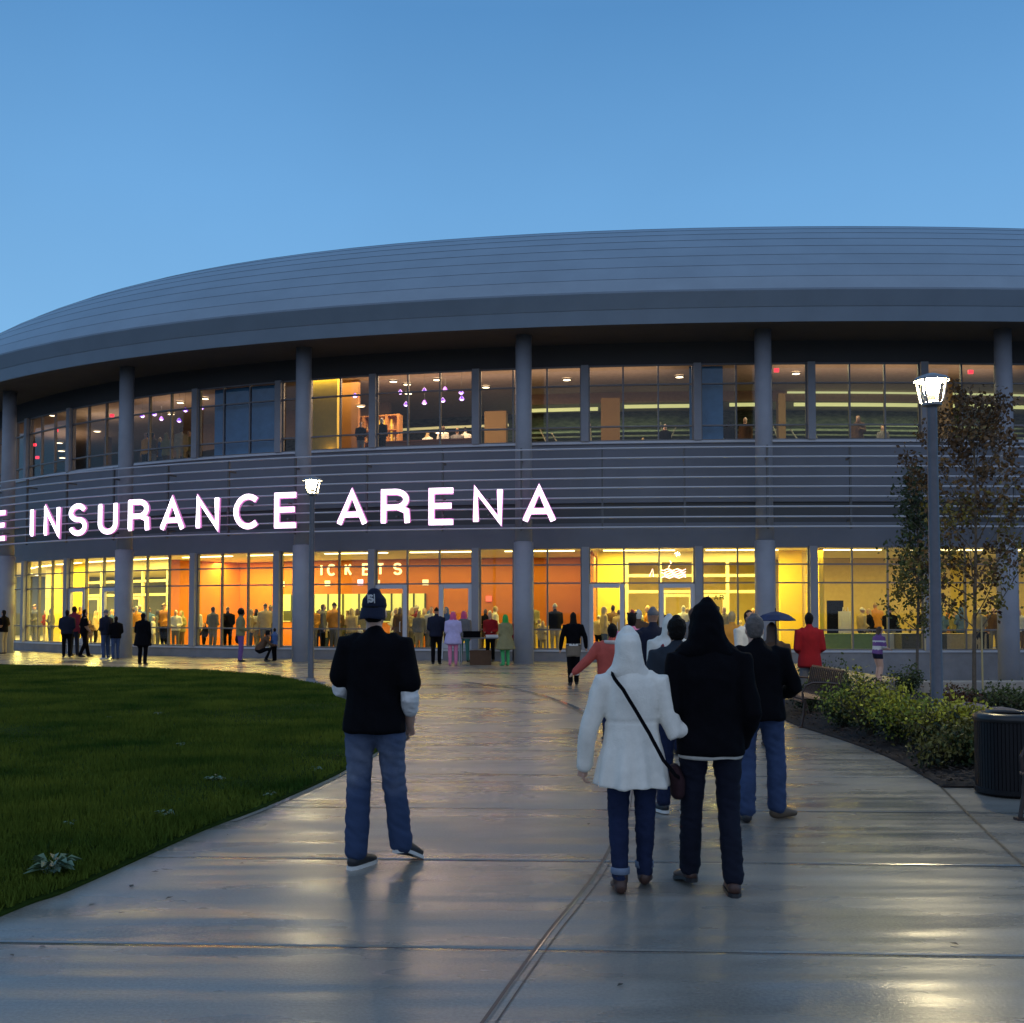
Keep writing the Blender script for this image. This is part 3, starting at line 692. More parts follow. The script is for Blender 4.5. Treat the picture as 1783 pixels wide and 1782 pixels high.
lp = gp(541, 1190); street_lamp((lp.x, lp.y, 0), 5.0, .86, 'smaller lit street lamp on the lawn edge in front of the lettering', 340)
street_lamp((xat(1628, 14.6), 14.6, .02), 5.02, 1.0, 'tallest lit street lamp rising from the shrubs in front of the young trees')

# ---------------------------------------------------------------- trees and shrubs
def leaf_cloud(b, pts, size, rg, mi=0, fold=.3):
    for p in pts:
        a = Vector((rg.gauss(0, 1), rg.gauss(0, 1), rg.gauss(0, .7))).normalized(); t = a.orthogonal().normalized()
        t = Matrix.Rotation(rg.random()*6.28, 3, a) @ t; s_ = size*rg.uniform(.6, 1.25); n_ = a.cross(t)
        q = Vector(p)
        b.cur = rg.choice(mi) if isinstance(mi, list) else mi
        b.add([q, q+t*s_*.5+n_*s_*.32+a*s_*fold*.3, q+t*s_, q+t*s_*.5-n_*s_*.32+a*s_*fold*.3], [(0, 1, 2), (0, 2, 3)])
    b.cur = 0
ML = {k: mat('leaf_'+k, c, .55, var=.35, vscale=7, spec=.3) for k, c in {
    'dark': (.030, .045, .016), 'green': (.050, .075, .020), 'rust': (.10, .062, .022), 'brown': (.070, .042, .020), 'olive': (.12, .105, .022),
    'yellow': (.40, .36, .03), 'lime': (.20, .24, .03), 'deep': (.022, .034, .014), 'maroon': (.07, .02, .018)}.items()}
M_BARK = mat('bark', (.085, .07, .055), .85, var=.3, vscale=10, bump=.5)
def young_tree(loc, H, z0, cw, seed, mats, n, label, lean=0, prof=None, lsz=.085, trunk=.035, stake=False):
    rg = random.Random(seed); o = empty('young_tree', loc, 0, label, 'tree', 'young trees in the bed')
    b = MB(); tp = [Vector((lean*t*t*H+.03*math.sin(5*t+seed), .03*math.cos(4*t), t*H*.96)) for t in [i/14 for i in range(15)]]
    b.tube(tp, [trunk*(1-.8*i/14)+.004 for i in range(15)], 8); b.build('trunk', M_BARK, o)
    lb = MB(); lf = MB(); cl = []
    nb = 26
    for i in range(nb):
        t = z0/H+(1-z0/H)*(i/nb)**.95; k = min(13, int(t*14)); base = tp[k].lerp(tp[min(14, k+1)], t*14-k)
        r = cw*prof(t)*rg.uniform(.65, 1.12); a = i*2.4+rg.uniform(-.4, .4)
        tip = base+Vector((math.cos(a)*r, math.sin(a)*r, r*rg.uniform(.7, 1.5)))
        mid = base.lerp(tip, .5)+Vector((0, 0, -.05)); lb.tube([base, mid, tip], [.014, .009, .003], 5)
        for j in range(7):
            f = rg.uniform(.25, 1); q = base.lerp(tip, f)+Vector((rg.gauss(0, .12), rg.gauss(0, .12), rg.gauss(0, .12))); cl.append((q, rg.uniform(.07, .17)))
            lb.tube([base.lerp(tip, f*.8), q], .004, 4)
    lb.build('branch', M_BARK, o)
    per = n//len(cl)
    for q, s_ in cl:
        hfrac = (q.z-z0)/(H-z0); mi = int(min(len(mats)-1, max(0, hfrac*len(mats)+rg.gauss(0, .6))))
        leaf_cloud(lf, [q+Vector((rg.gauss(0, s_), rg.gauss(0, s_), rg.gauss(0, s_*1.1))) for _ in range(per)], lsz, rg, mi)
    lf.build('crown', [ML[m] for m in mats], o)
    if stake:
        b = MB(); b.tube([(.12, 0, -.05), (.12, 0, 1.6)], .018, 6); b.build('stake', mat('stake_wood', (.35, .30, .16), .8), o)
    return o
p = Vector((xat(1597, 24.5), 24.5, 0)); p.z = gz(p.x, p.y)
young_tree(p, 5.0, 1.15, .56, 5, ['olive', 'green', 'dark', 'dark'], 3200, 'shorter slim dark green young tree left of the tall street lamp', prof=lambda t: .35+1.0*math.sin(min(1, (1-t)*1.15)*PI*.62)*.75, lsz=.10)
p = Vector((xat(1697, 20.5), 20.5, .05))
young_tree(p, 5.85, 1.2, 1.22, 11, ['olive', 'brown', 'olive', 'rust', 'brown', 'brown'], 5200, 'taller young tree with rusty brown and olive leaves right of the street lamp', lean=.004, prof=lambda t: .34+.95*math.sin(min(1, (1-t)*1.3)*PI*.6)*.85, lsz=.10, trunk=.04, stake=True)
def bush(loc, rx, ry, rz, n, mats, seed, name, label, cat, group=None, lsz=.05, twigs=26):
    rg = random.Random(seed); o = empty(name, loc, 0, label, cat, group); st = MB(); lf = MB()
    for i in range(twigs):
        a = rg.random()*2*PI; r = math.sqrt(rg.random()); hh = rz*rg.uniform(.62, 1.12)*(1-.35*r*r)
        tip = Vector((math.cos(a)*rx*r*1.05, math.sin(a)*ry*r*1.05, hh)); mid = Vector((tip.x*.45, tip.y*.45, hh*.55))
        st.tube([(tip.x*.1, tip.y*.1, 0), mid, tip], [.010, .007, .003], 5)
        for k in range(n//twigs):
            f = rg.uniform(.22, 1.03); q = (mid.lerp(tip, (f-.5)*2) if f > .5 else Vector((tip.x*.1, tip.y*.1, 0)).lerp(mid, f*2))
            q = q+Vector((rg.gauss(0, .075), rg.gauss(0, .075), rg.gauss(0, .06)))
            if q.z < .02: continue
            m_ = min(len(mats)-1, max(0, int((q.z/rz)*len(mats)+rg.gauss(0, .7)))); leaf_cloud(lf, [q], lsz, rg, m_)
    st.build('stems', M_BARK, o); lf.build('foliage', [ML[m] for m in mats], o); return o
BU = [ # px, depth, width, height, mats, label
 (1468, 15.3, .42, .55, ['deep', 'green', 'lime'], 'green leafy shrub at the left end of the yellowish hedge row, beside the far bench'),
 (1515, 14.3, .46, .86, ['deep', 'olive', 'yellow'], 'tallest yellow green shrub of the row, in front of the striped child'),
 (1560, 13.5, .46, .70, ['deep', 'lime', 'yellow'], 'yellow shrub in the middle of the row left of the street lamp pole'),
 (1608, 12.9, .40, .56, ['deep', 'olive', 'lime'], 'olive shrub of the row directly in front of the street lamp pole'),
 (1655, 12.3, .42, .68, ['deep', 'olive', 'yellow'], 'yellow leaved shrub left of the black trash can'),
 (1690, 11.4, .34, .46, ['deep', 'green', 'olive'], 'low green shrub touching the black trash can'),
 (1625, 11.5, .24, .30, ['deep', 'olive', 'olive'], 'small sparse shrub at the front edge of the mulch'),
]
for i, (px, Y, r, h_, ms, lab) in enumerate(BU):
    bush((xat(px, Y), Y, .06), r, r, h_, 2600 if h_ > .4 else 800, ms, 20+i, 'leafy_shrub', lab, 'shrub', 'yellow green shrubs in the bed', lsz=.055, twigs=34)
for i, (px, Y, r, h_, lab) in enumerate(((1432, 19.0, .55, .85, 'dark low bush in front of the man in red'), (1480, 18.2, .6, .78, 'dark bush left of the striped child'), (1410, 17.6, .35, .6, 'small dark bush behind the far bench'),
                                   (1575, 21.5, .32, .62, 'small dark conical bush at the foot of the shorter young tree'), (1665, 19.0, .5, .30, 'low maroon ground shrub right of the lamp pole'), (1735, 18.4, .55, .42, 'low dark green shrub behind the trash can'), (1790, 17.5, .5, .36, 'low dark shrub at the right edge behind the trash can'))):
    bush((xat(px, Y), Y, .04), r, r, h_, 1100, ['deep', 'dark', 'green'] if 'maroon' not in lab else ['maroon', 'maroon', 'brown'], 50+i, 'dark_bush', lab, 'bush', 'dark bushes of the bed', lsz=.06)
def weed(px, py, r, seed, lab, bright=True):
    g = gp(px, py); rg = random.Random(seed); b = MB()
    for k in range(int(26*r/.1)):
        a = rg.random()*6.28; l = r*rg.uniform(.4, 1.1); z = rg.uniform(.03, .10)*r/.1*.8
        d = Vector((math.cos(a), math.sin(a), 0)); n_ = Vector((-d.y, d.x, 0)); w_ = .020*rg.uniform(.7, 1.3)*(r/.1)**.5
        b.add([Vector((0, 0, .02))+d*l*.35+Vector((0, 0, z*.6)), d*l*.75+n_*w_+Vector((0, 0, z)), d*l*1.15+Vector((0, 0, z*.8)), d*l*.75-n_*w_+Vector((0, 0, z))], [(0, 1, 2), (0, 2, 3)])
        b.tube([(0, 0, 0), d*l*.4+Vector((0, 0, z*.65))], .003, 4)
    tag(b.build('weed', mat('weed_leaf', (.10, .16, .09), .5, spec=.4), loc=(g.x, g.y, .03)), lab, 'weed', 'weeds in the lawn')
for i, (px, py, r, lab) in enumerate(((93, 1535, .17, 'largest pale weed rosette at the lawn corner near the path edge'), (120, 1447, .07, 'pale weed above the largest rosette'), (290, 1430, .09, 'low weed at the lawn edge below the middle'), (375, 1368, .10, 'low weed patch in the middle of the lawn'),
        (550, 1350, .08, 'low weed close to the walking man'), (315, 1305, .07, 'pale weed tuft in the middle distance of the lawn'), (275, 1250, .08, 'pale weed tuft farther back on the lawn'), (190, 1256, .06, 'pale weed tuft left on the lawn farther back'), (30, 1302, .07, 'pale weed tuft at the left edge of the lawn'), (470, 1395, .07, 'small weed on the kerbless lawn edge'))):
    weed(px, py, r, i, lab)

# ---------------------------------------------------------------- trash can, benches, rocks
M_BLKM = mat('black_metal', (.006, .006, .008), .42, .0, bump=.03, spec=.25)
tcx, tcy = xat(1752, 10.1), 10.1
tr = empty('trash_can', (tcx, tcy, 0), 0, 'black slatted round trash can at the right edge beside the planting bed', 'trash can')
b = MB(); b.lathe([(.275, .03), (.285, .06), (.285, .66), (.26, .66), (.25, .10), (.001, .10)], 36); b.build('liner', M_BLKM, tr)
b = MB()
for k in range(58):
    a = 2*PI*k/58; b.box(-.0135, .0135, -.006, .006, .045, .69, Matrix.Translation((.300*math.cos(a), .300*math.sin(a), 0)) @ Matrix.Rotation(a+PI/2, 4, 'Z'))
b.build('slats', M_BLKM, tr)
b = MB(); b.lathe([(.29, .685), (.318, .69), (.325, .715), (.318, .74), (.27, .765), (.20, .765), (.19, .74), (.27, .70)], 36); b.build('rim', mat('rim_metal', (.012, .012, .013), .3, .2), tr, smooth=True)
b = MB(); b.lathe([(.31, .02), (.315, .03), (.315, .07), (.305, .075), (.30, .02)], 36); b.build('base_ring', M_BLKM, tr)
M_BEN = mat('bench_metal', (.055, .035, .03), .35, .4)
def bench(loc, rz, L, label):
    o = empty('park_bench', loc, rz, label, 'bench', 'metal strap benches beside the walk')
    def seatp(t): return (-.02+.46*t, .43-.05*math.sin(t*PI)-.0*t) if t <= 1 else (0, 0)
    b = MB()
    prof = [(-.03, .385), (-.02, .42), (.04, .435), (.2, .415), (.40, .405), (.45, .43), (.52, .60), (.56, .80), (.58, .83)]
    n = int(L/.10)
    for i in range(n+1):
        x = i*L/n; b.tube([(x, y, z) for y, z in prof], .014, 5)
    b.build('strap_seat', M_BEN, o)
    b = MB()
    for y, z in ((-.03, .385), (.58, .83), (.42, .40)): b.tube([(0, y, z), (L, y, z)], .02, 8)
    b.build('rail', M_BEN, o)
    for x in (.0, L):
        b = MB(); b.tube([(x, -.02, .40), (x, -.03, .52), (x, .02, .62), (x, .12, .66), (x, .30, .66), (x, .50, .64)], .017, 8); b.build('armrest', M_BEN, o)
        for y, dy in ((.0, -.05), (.43, .08)):
            b = MB(); b.tube([(x, y, .40), (x, y+dy*.3, .2), (x, y+dy, .02)], .019, 8); b.box(x-.035, x+.035, y+dy-.04, y+dy+.04, .001, .02); b.build('leg', M_BEN, o)
    return o
bench((xat(1778, 8.85), 8.85, 0), rad(-86), 1.8, 'metal strap bench cut off by the right edge, in front of the trash can')
bench((xat(1352, 17.4), 17.4, 0), rad(-90), 1.6, 'far metal bench left of the shrubs, beside the man in the black sweater')
M_ROCK = mat('rock', (.16, .13, .12), .8, var=.3, vscale=8, bump=.6, bscale=20)
def rock(loc, s, seed, lab):
    bm = bmesh.new(); bmesh.ops.create_icosphere(bm, subdivisions=3, radius=1)
    for v in bm.verts:
        n_ = noise.noise(v.co*1.2+Vector((seed*3, 0, 0)))*.35+noise.noise(v.co*3+Vector((seed, 0, 0)))*.12
        v.co *= 1+n_; v.co.x *= s[0]; v.co.y *= s[1]; v.co.z = max(-.3*s[2], v.co.z*s[2])
    me = bpy.data.meshes.new('boulder'); bm.to_mesh(me); bm.free(); me.materials.append(M_ROCK)
    o = bpy.data.objects.new('boulder', me); link(o); o.location = loc; tag(o, lab, 'boulder', 'boulders in the bed')
rock((xat(1690, 16.5), 16.5, .10), (.42, .3, .20), 2, 'reddish boulder behind the yellow shrubs right of the lamp pole')
rock((xat(1752, 16.0), 16.0, .10), (.4, .3, .18), 3, 'boulder behind the trash can')
b = MB(); b.box(0, 6.5, 0, .35, -.1, .30); tag(b.build('stone_kerb', mat('kerb_stone', (.28, .26, .24), .6, var=.15, vscale=6), loc=(xat(1600, 20), 21.6, 0), bevel=.02), 'low pale stone kerb wall behind the bed at right', 'kerb')

rg = random.Random(77); b = MB()
for k in range(150):
    if k < 90: y = rg.uniform(4, 16); x = 3.4+.05*y+abs(rg.gauss(0, .5)) if rg.random() < .6 else rg.uniform(-3, 3.5)
    else: y = rg.uniform(5, 20); x = -3.1+.09*y+abs(rg.gauss(0, .35))
    if inside(x, y, lawn_poly): continue
    a = rg.random()*6.28; l = rg.uniform(.012, .032); d = V3 = Vector((math.cos(a), math.sin(a), 0)); n_ = Vector((-d.y, d.x, 0)); q = Vector((x, y, .008+gz(x, y)))
    b.add([q-d*l, q+n_*l*.5+Vector((0, 0, .006)), q+d*l+Vector((0, 0, .003)), q-n_*l*.5+Vector((0, 0, .004))], [(0, 1, 3), (1, 2, 3)])
tag(b.build('leaf_litter', mat('litter_leaf', (.05, .035, .018), .6, var=.4, vscale=3)), 'tiny fallen leaves and specks scattered over the wet walk', 'leaf litter', kind='stuff')
# ---------------------------------------------------------------- people
def V(*a): return Vector(a)
def tube_rings(bm_v, bm_f, rings, N=14):
    """closed elliptical loft through (centre, rx, ry)"""
    P = [Vector(r[0]) for r in rings]
    def fr(i):
        t = (P[min(i+1, len(P)-1)]-P[max(i-1, 0)])
        t = t.normalized() if t.length > 1e-7 else V(0, 0, 1)
        s_ = V(1, 0, 0)-t*t.x
        s_ = s_.normalized() if s_.length > .35 else (V(0, 1, 0)-t*t.y).normalized()
        return t, s_, t.cross(s_)
    L = []
    t, s_, o_ = fr(0); r0 = min(rings[0][1:3]); L.append((P[0]-t*r0*.75, s_, o_, rings[0][1]*.45, rings[0][2]*.45)); L.append((P[0]-t*r0*.42, s_, o_, rings[0][1]*.82, rings[0][2]*.82))
    for i, r in enumerate(rings): t, s_, o_ = fr(i); L.append((P[i], s_, o_, r[1], r[2]))
    t, s_, o_ = fr(len(P)-1); r1 = min(rings[-1][1:3]); r1 *= (.12 if r1 > .095 else 1); L.append((P[-1]+t*r1*.42, s_, o_, rings[-1][1]*.82, rings[-1][2]*.82)); L.append((P[-1]+t*r1*.75, s_, o_, rings[-1][1]*.45, rings[-1][2]*.45))
    b = len(bm_v)
    for c, s_, o_, rx, ry in L:
        for k in range(N):
            a = 2*PI*k/N; bm_v.append(c+s_*(rx*math.cos(a))+o_*(ry*math.sin(a)))
    for i in range(len(L)-1):
        for k in range(N): bm_f.append((b+i*N+k, b+i*N+(k+1) % N, b+(i+1)*N+(k+1) % N, b+(i+1)*N+k))
    bm_f.append(tuple(b+k for k in range(N))[::-1]); bm_f.append(tuple(b+(len(L)-1)*N+k for k in range(N)))
def seg_d(C_, rings):
    best = np.full(len(C_), 1e9)
    for (p, ax, ay), (q, bx, by) in zip([r[:3] for r in rings], [r[:3] for r in rings[1:]]):
        p = np.array(p); q = np.array(q); d = q-p; t = np.clip(((C_-p) @ d)/max(1e-9, d @ d), 0, 1)
        x = C_-(p+t[:, None]*d); rx = ax+(bx-ax)*t; ry = ay+(by-ay)*t; rm = (rx+ry)/2
        tn = d/np.linalg.norm(d); s_ = np.array([1., 0, 0])-tn*tn[0]
        if np.linalg.norm(s_) < .35: s_ = np.array([0, 1., 0])-tn*tn[1]
        s_ /= np.linalg.norm(s_); o_ = np.cross(tn, s_); rt = np.where(rm > .085, .02, rm)
        dd = (np.sqrt(((x @ s_)/rx)**2+((x @ o_)/ry)**2+((x @ tn)/rt)**2)-1)*rm
        best = np.minimum(best, dd)
    return best
def solid(name, vols, voxel, mats, parent=None, smooth=4, fold=None, N=14, cutz=None, post=None):
    """vols: [(material index, rings)] merged into one continuous skin"""
    vs, fs = [], []
    for mi, r in vols: tube_rings(vs, fs, r, N)
    me = bpy.data.meshes.new('tmp'); me.from_pydata([tuple(v) for v in vs], [], fs)
    bm = bmesh.new(); bm.from_mesh(me); bmesh.ops.recalc_face_normals(bm, faces=bm.faces); bm.to_mesh(me); bm.free()
    o = bpy.data.objects.new(name, me); link(o)
    rm = o.modifiers.new('r', 'REMESH'); rm.mode = 'VOXEL'; rm.voxel_size = voxel
    if smooth: s_ = o.modifiers.new('s', 'SMOOTH'); s_.factor = .5; s_.iterations = smooth
    dg = bpy.context.evaluated_depsgraph_get(); dg.update()
    ne = bpy.data.meshes.new_from_object(o.evaluated_get(dg)); o.modifiers.clear(); o.data = ne; ne.name = name
    bpy.data.meshes.remove(me); me = ne
    n = len(me.vertices); co = np.empty(n*3); me.vertices.foreach_get('co', co); co = co.reshape(-1, 3)
    if fold or post:
        no = np.empty(n*3); me.vertices.foreach_get('normal', no); no = no.reshape(-1, 3)
        if fold:
            amp, sc, ns = fold[:3]; an = Vector(sc)
            for i in range(n):
                q = Vector(co[i]); k = Vector((q.x*an.x, q.y*an.y, q.z*an.z+q.x*ns*an.z))
                v_ = 1-abs(noise.noise(k+Vector((fold[3] if len(fold) > 3 else 0, 0, 0))))*2.4
                v_ = v_*.7+noise.noise(k*2.3)*.5
                co[i] += no[i]*amp*v_
        if post: co = post(co, no)
    if cutz is not None: co[:, 2] = np.maximum(co[:, 2], cutz+.006*np.sin(co[:, 0]*23)+.004*np.sin(co[:, 1]*31))
    me.vertices.foreach_set('co', co.reshape(-1))
    me.materials.clear()
    for m in mats: me.materials.append(m)
    nf = len(me.polygons)
    if len(vols) > 1 and len(mats) > 1:
        c = np.empty(nf*3); me.polygons.foreach_get('center', c); c = c.reshape(-1, 3); D = np.stack([seg_d(c, r) for _, r in vols]); idx = np.array([m for m, _ in vols])[D.argmin(0)]
        me.polygons.foreach_set('material_index', idx.astype(np.int32))
    me.polygons.foreach_set('use_smooth', np.ones(nf, bool)); me.update()
    if parent: o.parent = parent
    return o

def skel(h, pose=None, wide=1.0):
    """joint table for a figure facing +Y, left side is -x"""
    s = {'hipL': V(-.052, 0, .525), 'hipR': V(.052, 0, .525), 'knL': V(-.056, .012, .285), 'knR': V(.056, .012, .285), 'anL': V(-.055, -.012, .045), 'anR': V(.055, -.012, .045),
         'shL': V(-.100*wide, 0, .803), 'shR': V(.100*wide, 0, .803), 'elL': V(-.126*wide, -.012, .63), 'elR': V(.126*wide, -.012, .63), 'wrL': V(-.128*wide, .03, .485), 'wrR': V(.128*wide, .03, .485),
         'yawL': 8, 'yawR': -8, 'head': V(0, .012, 0), 'lean': 0}
    if pose:
        for k, v in pose.items(): s[k] = Vector(v) if isinstance(v, (tuple, list)) else v
    for k in s:
        if isinstance(s[k], Vector): s[k] = s[k]*h
    s['h'] = h; s['wide'] = wide; return s
def R(c, rx, ry=None): return (tuple(c), rx, rx if ry is None else ry)
def v_torso(s, k=1.0, hem=.50, top=.85, flare=1.0, depth=1.0, belly=0):
    h = s['h']; w_ = s['wide']; L = []
    for z, rx, ry in ((top, .034, .036), (.834, .060, .050), (.814, .090, .058), (.785, .106, .066), (.74, .106, .072), (.68, .100, .070), (.62, .096, .068), (.57, .098, .068), (.53, .102, .072), (.49, .104, .074), (.45, .104, .074), (.40, .104, .074), (.36, .104, .074)):
        if z < hem: break
        f = 1+(flare-1)*max(0, (.66-z)/(.66-hem)) if hem < .66 else 1
        b_ = 1+belly*math.exp(-((z-.58)/.08)**2)
        kk = k if z < .83 else 1+(k-1)*.4
        y = s['lean']*(z-.53)*h-.004*h
        L.append(R((0, y, z*h), rx*w_*kk*f*h, ry*kk*f*depth*b_*h))
    if L[-1][0][2] > (hem+.012)*h:
        z = hem; L.append(R((0, s['lean']*(z-.53)*h-.004*h, z*h), L[-1][1]*(1+(flare-1)*.12), L[-1][2]*(1+(flare-1)*.12)))
    return L
def off(s, k):  # shoulder joints follow the lean
    return s[k]+V(0, s['lean']*.27*s['h'], 0)
def v_arm(s, side, k=1.0, to='wrist', cuff=1.0, part=1.0):
    h = s['h']; a, e_, w_ = off(s, 'sh'+side), s['el'+side], s['wr'+side]
    L = [R(a-V(.030*h*(1 if side == 'R' else -1), 0, -.004*h), .036*h*k), R(a, .040*h*k), R(a.lerp(e_, .35), .034*h*k), R(a.lerp(e_, .75), .030*h*k)]
    if to == 'upper':
        L = L[:2]+[R(a.lerp(e_, .35*part), .037*h*k), R(a.lerp(e_, part), .036*h*k*cuff)]; return L
    L += [R(e_, .0285*h*k)]
    if to == 'elbow': L += [R(e_.lerp(w_, .25*part), .028*h*k)]; return L
    L += [R(e_.lerp(w_, .3), .0285*h*k), R(e_.lerp(w_, .75), .024*h*k), R(e_.lerp(w_, .97), .021*h*k*cuff)]
    return L
def v_leg(s, side, k=1.0, kn=1.0, hemk=1.0, to=.02):
    h = s['h']; a, b_, c = s['hip'+side], s['kn'+side], s['an'+side]
    k0 = min(k, 1.0); L = [R(a+V(0, 0, .02*h), .052*h*k0, .060*h*k0), R(a.lerp(b_, .2), .054*h*k, .060*h*k), R(a.lerp(b_, .6), .044*h*k, .048*h*k), R(b_, .037*h*k*kn, .040*h*k*kn), R(b_.lerp(c, .3), .036*h*k*kn, .040*h*k*kn), R(b_.lerp(c, .65), .031*h*k*kn*hemk, .033*h*k*kn*hemk), R(b_.lerp(c, .95), .029*h*k*kn*hemk*1.05, .033*h*k*kn*hemk*1.05)]
    return L
def v_pelvis(s, k=1.0): h = s['h']; return [R((0, 0, .575*h), .088*h*k, .062*h*k), R((0, -.006*h, .53*h), .096*h*k, .070*h*k), R((0, -.004*h, .495*h), .088*h*k, .066*h*k)]
def v_foot(s, side, k=1.0, heel=0.0):
    h = s['h']; a = s['an'+side]; yw = rad(s['yaw'+side]); pt = s.get('pitch'+side, 0)
    def F(y, z): 
        y2 = y*math.cos(pt)-z*math.sin(pt)*0; zz = z+(y-.07)*-math.sin(pt)
        return V(a.x-math.sin(yw)*y2*h, a.y+math.cos(yw)*y2*h, (a.z-.045*h)+zz*h)
    return [R(F(-.022, .026), .020*h*k, .022*h*k), R(F(.0, .030), .022*h*k, .028*h*k), R(F(.035, .026), .024*h*k, .024*h*k), R(F(.075, .019), .027*h*k, .017*h*k), R(F(.105, .015), .022*h*k, .013*h*k)]
def hd(s): h = s['h']; return V(0, s['lean']*.33*h, 0)+s['head']
def v_head(s): h = s['h']; d = hd(s); return [[R(d+V(0, -.008*h, .84*h), .031*h, .034*h), R(d+V(0, -.004*h, .875*h), .030*h, .033*h)],
    [R(d+V(0, .012*h, .872*h), .024*h, .030*h), R(d+V(0, .010*h, .892*h), .035*h, .044*h), R(d+V(0, .004*h, .925*h), .041*h, .052*h), R(d+V(0, .0, .955*h), .040*h, .052*h), R(d+V(0, -.002*h, .978*h), .029*h, .039*h)],
    [R(d+V(0, .050*h, .918*h), .007*h, .009*h), R(d+V(0, .062*h, .905*h), .009*h, .009*h)]]
def v_ears(s): h = s['h']; d = hd(s); return [[R(d+V(q*.041*h, -.004*h, .925*h), .006*h, .012*h), R(d+V(q*.045*h, -.010*h, .902*h), .004*h, .009*h)] for q in (-1, 1)]
def v_hair(s, kind='short', k=1.0):
    h = s['h']; d = hd(s)
    if kind == 'short': return [[R(d+V(0, -.014*h, .905*h), .038*h*k, .044*h*k), R(d+V(0, -.010*h, .945*h), .046*h*k, .055*h*k), R(d+V(0, -.006*h, .975*h), .038*h*k, .048*h*k), R(d+V(0, -.004*h, .985*h), .024*h*k, .03*h*k)]]
    if kind == 'long': return v_hair(s, 'short')+[[R(d+V(0, -.020*h, .955*h), .042*h, .038*h), R(d+V(0, -.034*h, .89*h), .047*h, .028*h), R(d+V(0, -.046*h, .82*h), .055*h, .022*h), R(d+V(0, -.050*h, .76*h), .040*h, .016*h)]]
    if kind == 'afro': return [[R(d+V(0, -.012*h, .90*h), .045*h, .05*h), R(d+V(0, -.012*h, .945*h), .066*h, .068*h), R(d+V(0, -.010*h, .985*h), .052*h, .055*h)]]
    if kind == 'wig': return [[R(d+V(0, -.02*h, .86*h), .062*h, .05*h), R(d+V(0, -.012*h, .93*h), .064*h, .066*h), R(d+V(0, -.008*h, .98*h), .048*h, .054*h)]]
    if kind == 'hood': return [[R(d+V(0, -.010*h, .835*h), .085*h, .055*h), R(d+V(0, -.020*h, .865*h), .062*h, .052*h), R(d+V(0, -.018*h, .91*h), .055*h, .058*h), R(d+V(0, -.014*h, .955*h), .053*h, .060*h), R(d+V(0, -.010*h, .99*h), .040*h, .046*h), R(d+V(0, -.014*h, 1.01*h), .018*h, .022*h)]]
    if kind == 'cap': return [[R(d+V(0, -.004*h, .945*h), .047*h, .057*h), R(d+V(0, -.004*h, .97*h), .043*h, .052*h), R(d+V(0, -.004*h, .99*h), .026*h, .034*h)], [R(d+V(-.02*h, .062*h, .943*h), .008*h, .02*h), R(d+V(.02*h, .062*h, .943*h), .008*h, .02*h)]]
    return []
def hand_vols(h, wrist, fwd, palm, side, curl=.5):
    """five separate fingers from a palm; fwd = towards the fingertips, palm = palm normal"""
    f = Vector(fwd).normalized(); n_ = Vector(palm); n_ = (n_-f*n_.dot(f)).normalized(); l = f.cross(n_)*(1 if side == 'R' else -1); s_ = h/1.75
    out = [[R(wrist, .024*s_, .02*s_), R(wrist+f*.035*s_, .032*s_, .016*s_), R(wrist+f*.08*s_, .036*s_, .014*s_)]]
    for k, (lat, ln) in enumerate(((.031, .070), (.0105, .080), (-.0105, .075), (-.031, .058))):
        p0 = wrist+f*(.085*s_)+l*(lat*s_); d = f; L = [R(p0-f*.02*s_, .0092*s_), R(p0, .0092*s_)]; a = 0
        for j, fr_ in enumerate((.45, .30, .25)):
            a += curl*(.9, 1.0, .7)[j]; d = f*math.cos(a)+n_*math.sin(a); p0 = p0+d*ln*fr_*s_; L.append(R(p0, (.0088-.0008*j)*s_))
        out.append(L)
    b0 = wrist+f*.025*s_+l*.024*s_; d1 = (f*.6+l*.75+n_*.35).normalized(); d2 = (f*.85+l*.2+n_*.55).normalized()
    out.append([R(b0, .014*s_), R(b0+d1*.035*s_, .0115*s_), R(b0+d1*.035*s_+d2*.03*s_, .0098*s_), R(b0+d1*.035*s_+d2*.055*s_, .008*s_)]); return out
SKIN = {k: mat('skin_'+k, c, .5, var=.06, vscale=30) for k, c in {'light': (.50, .30, .22), 'mid': (.36, .20, .13), 'dark': (.14, .075, .05)}.items()}
def cloth(name, col, rough=.85, var=.12, vscale=10, bump=.25, bscale=180, sheen=.0, col2=None): return mat('cloth_'+name, col, rough, 0, var, vscale, bump, bscale, sheen=sheen, col2=col2, spec=.25)
def place(o, x, y, yaw=0, z=None): o.location = (x, y, gz(x, y) if z is None else z); o.rotation_euler = (0, 0, yaw)

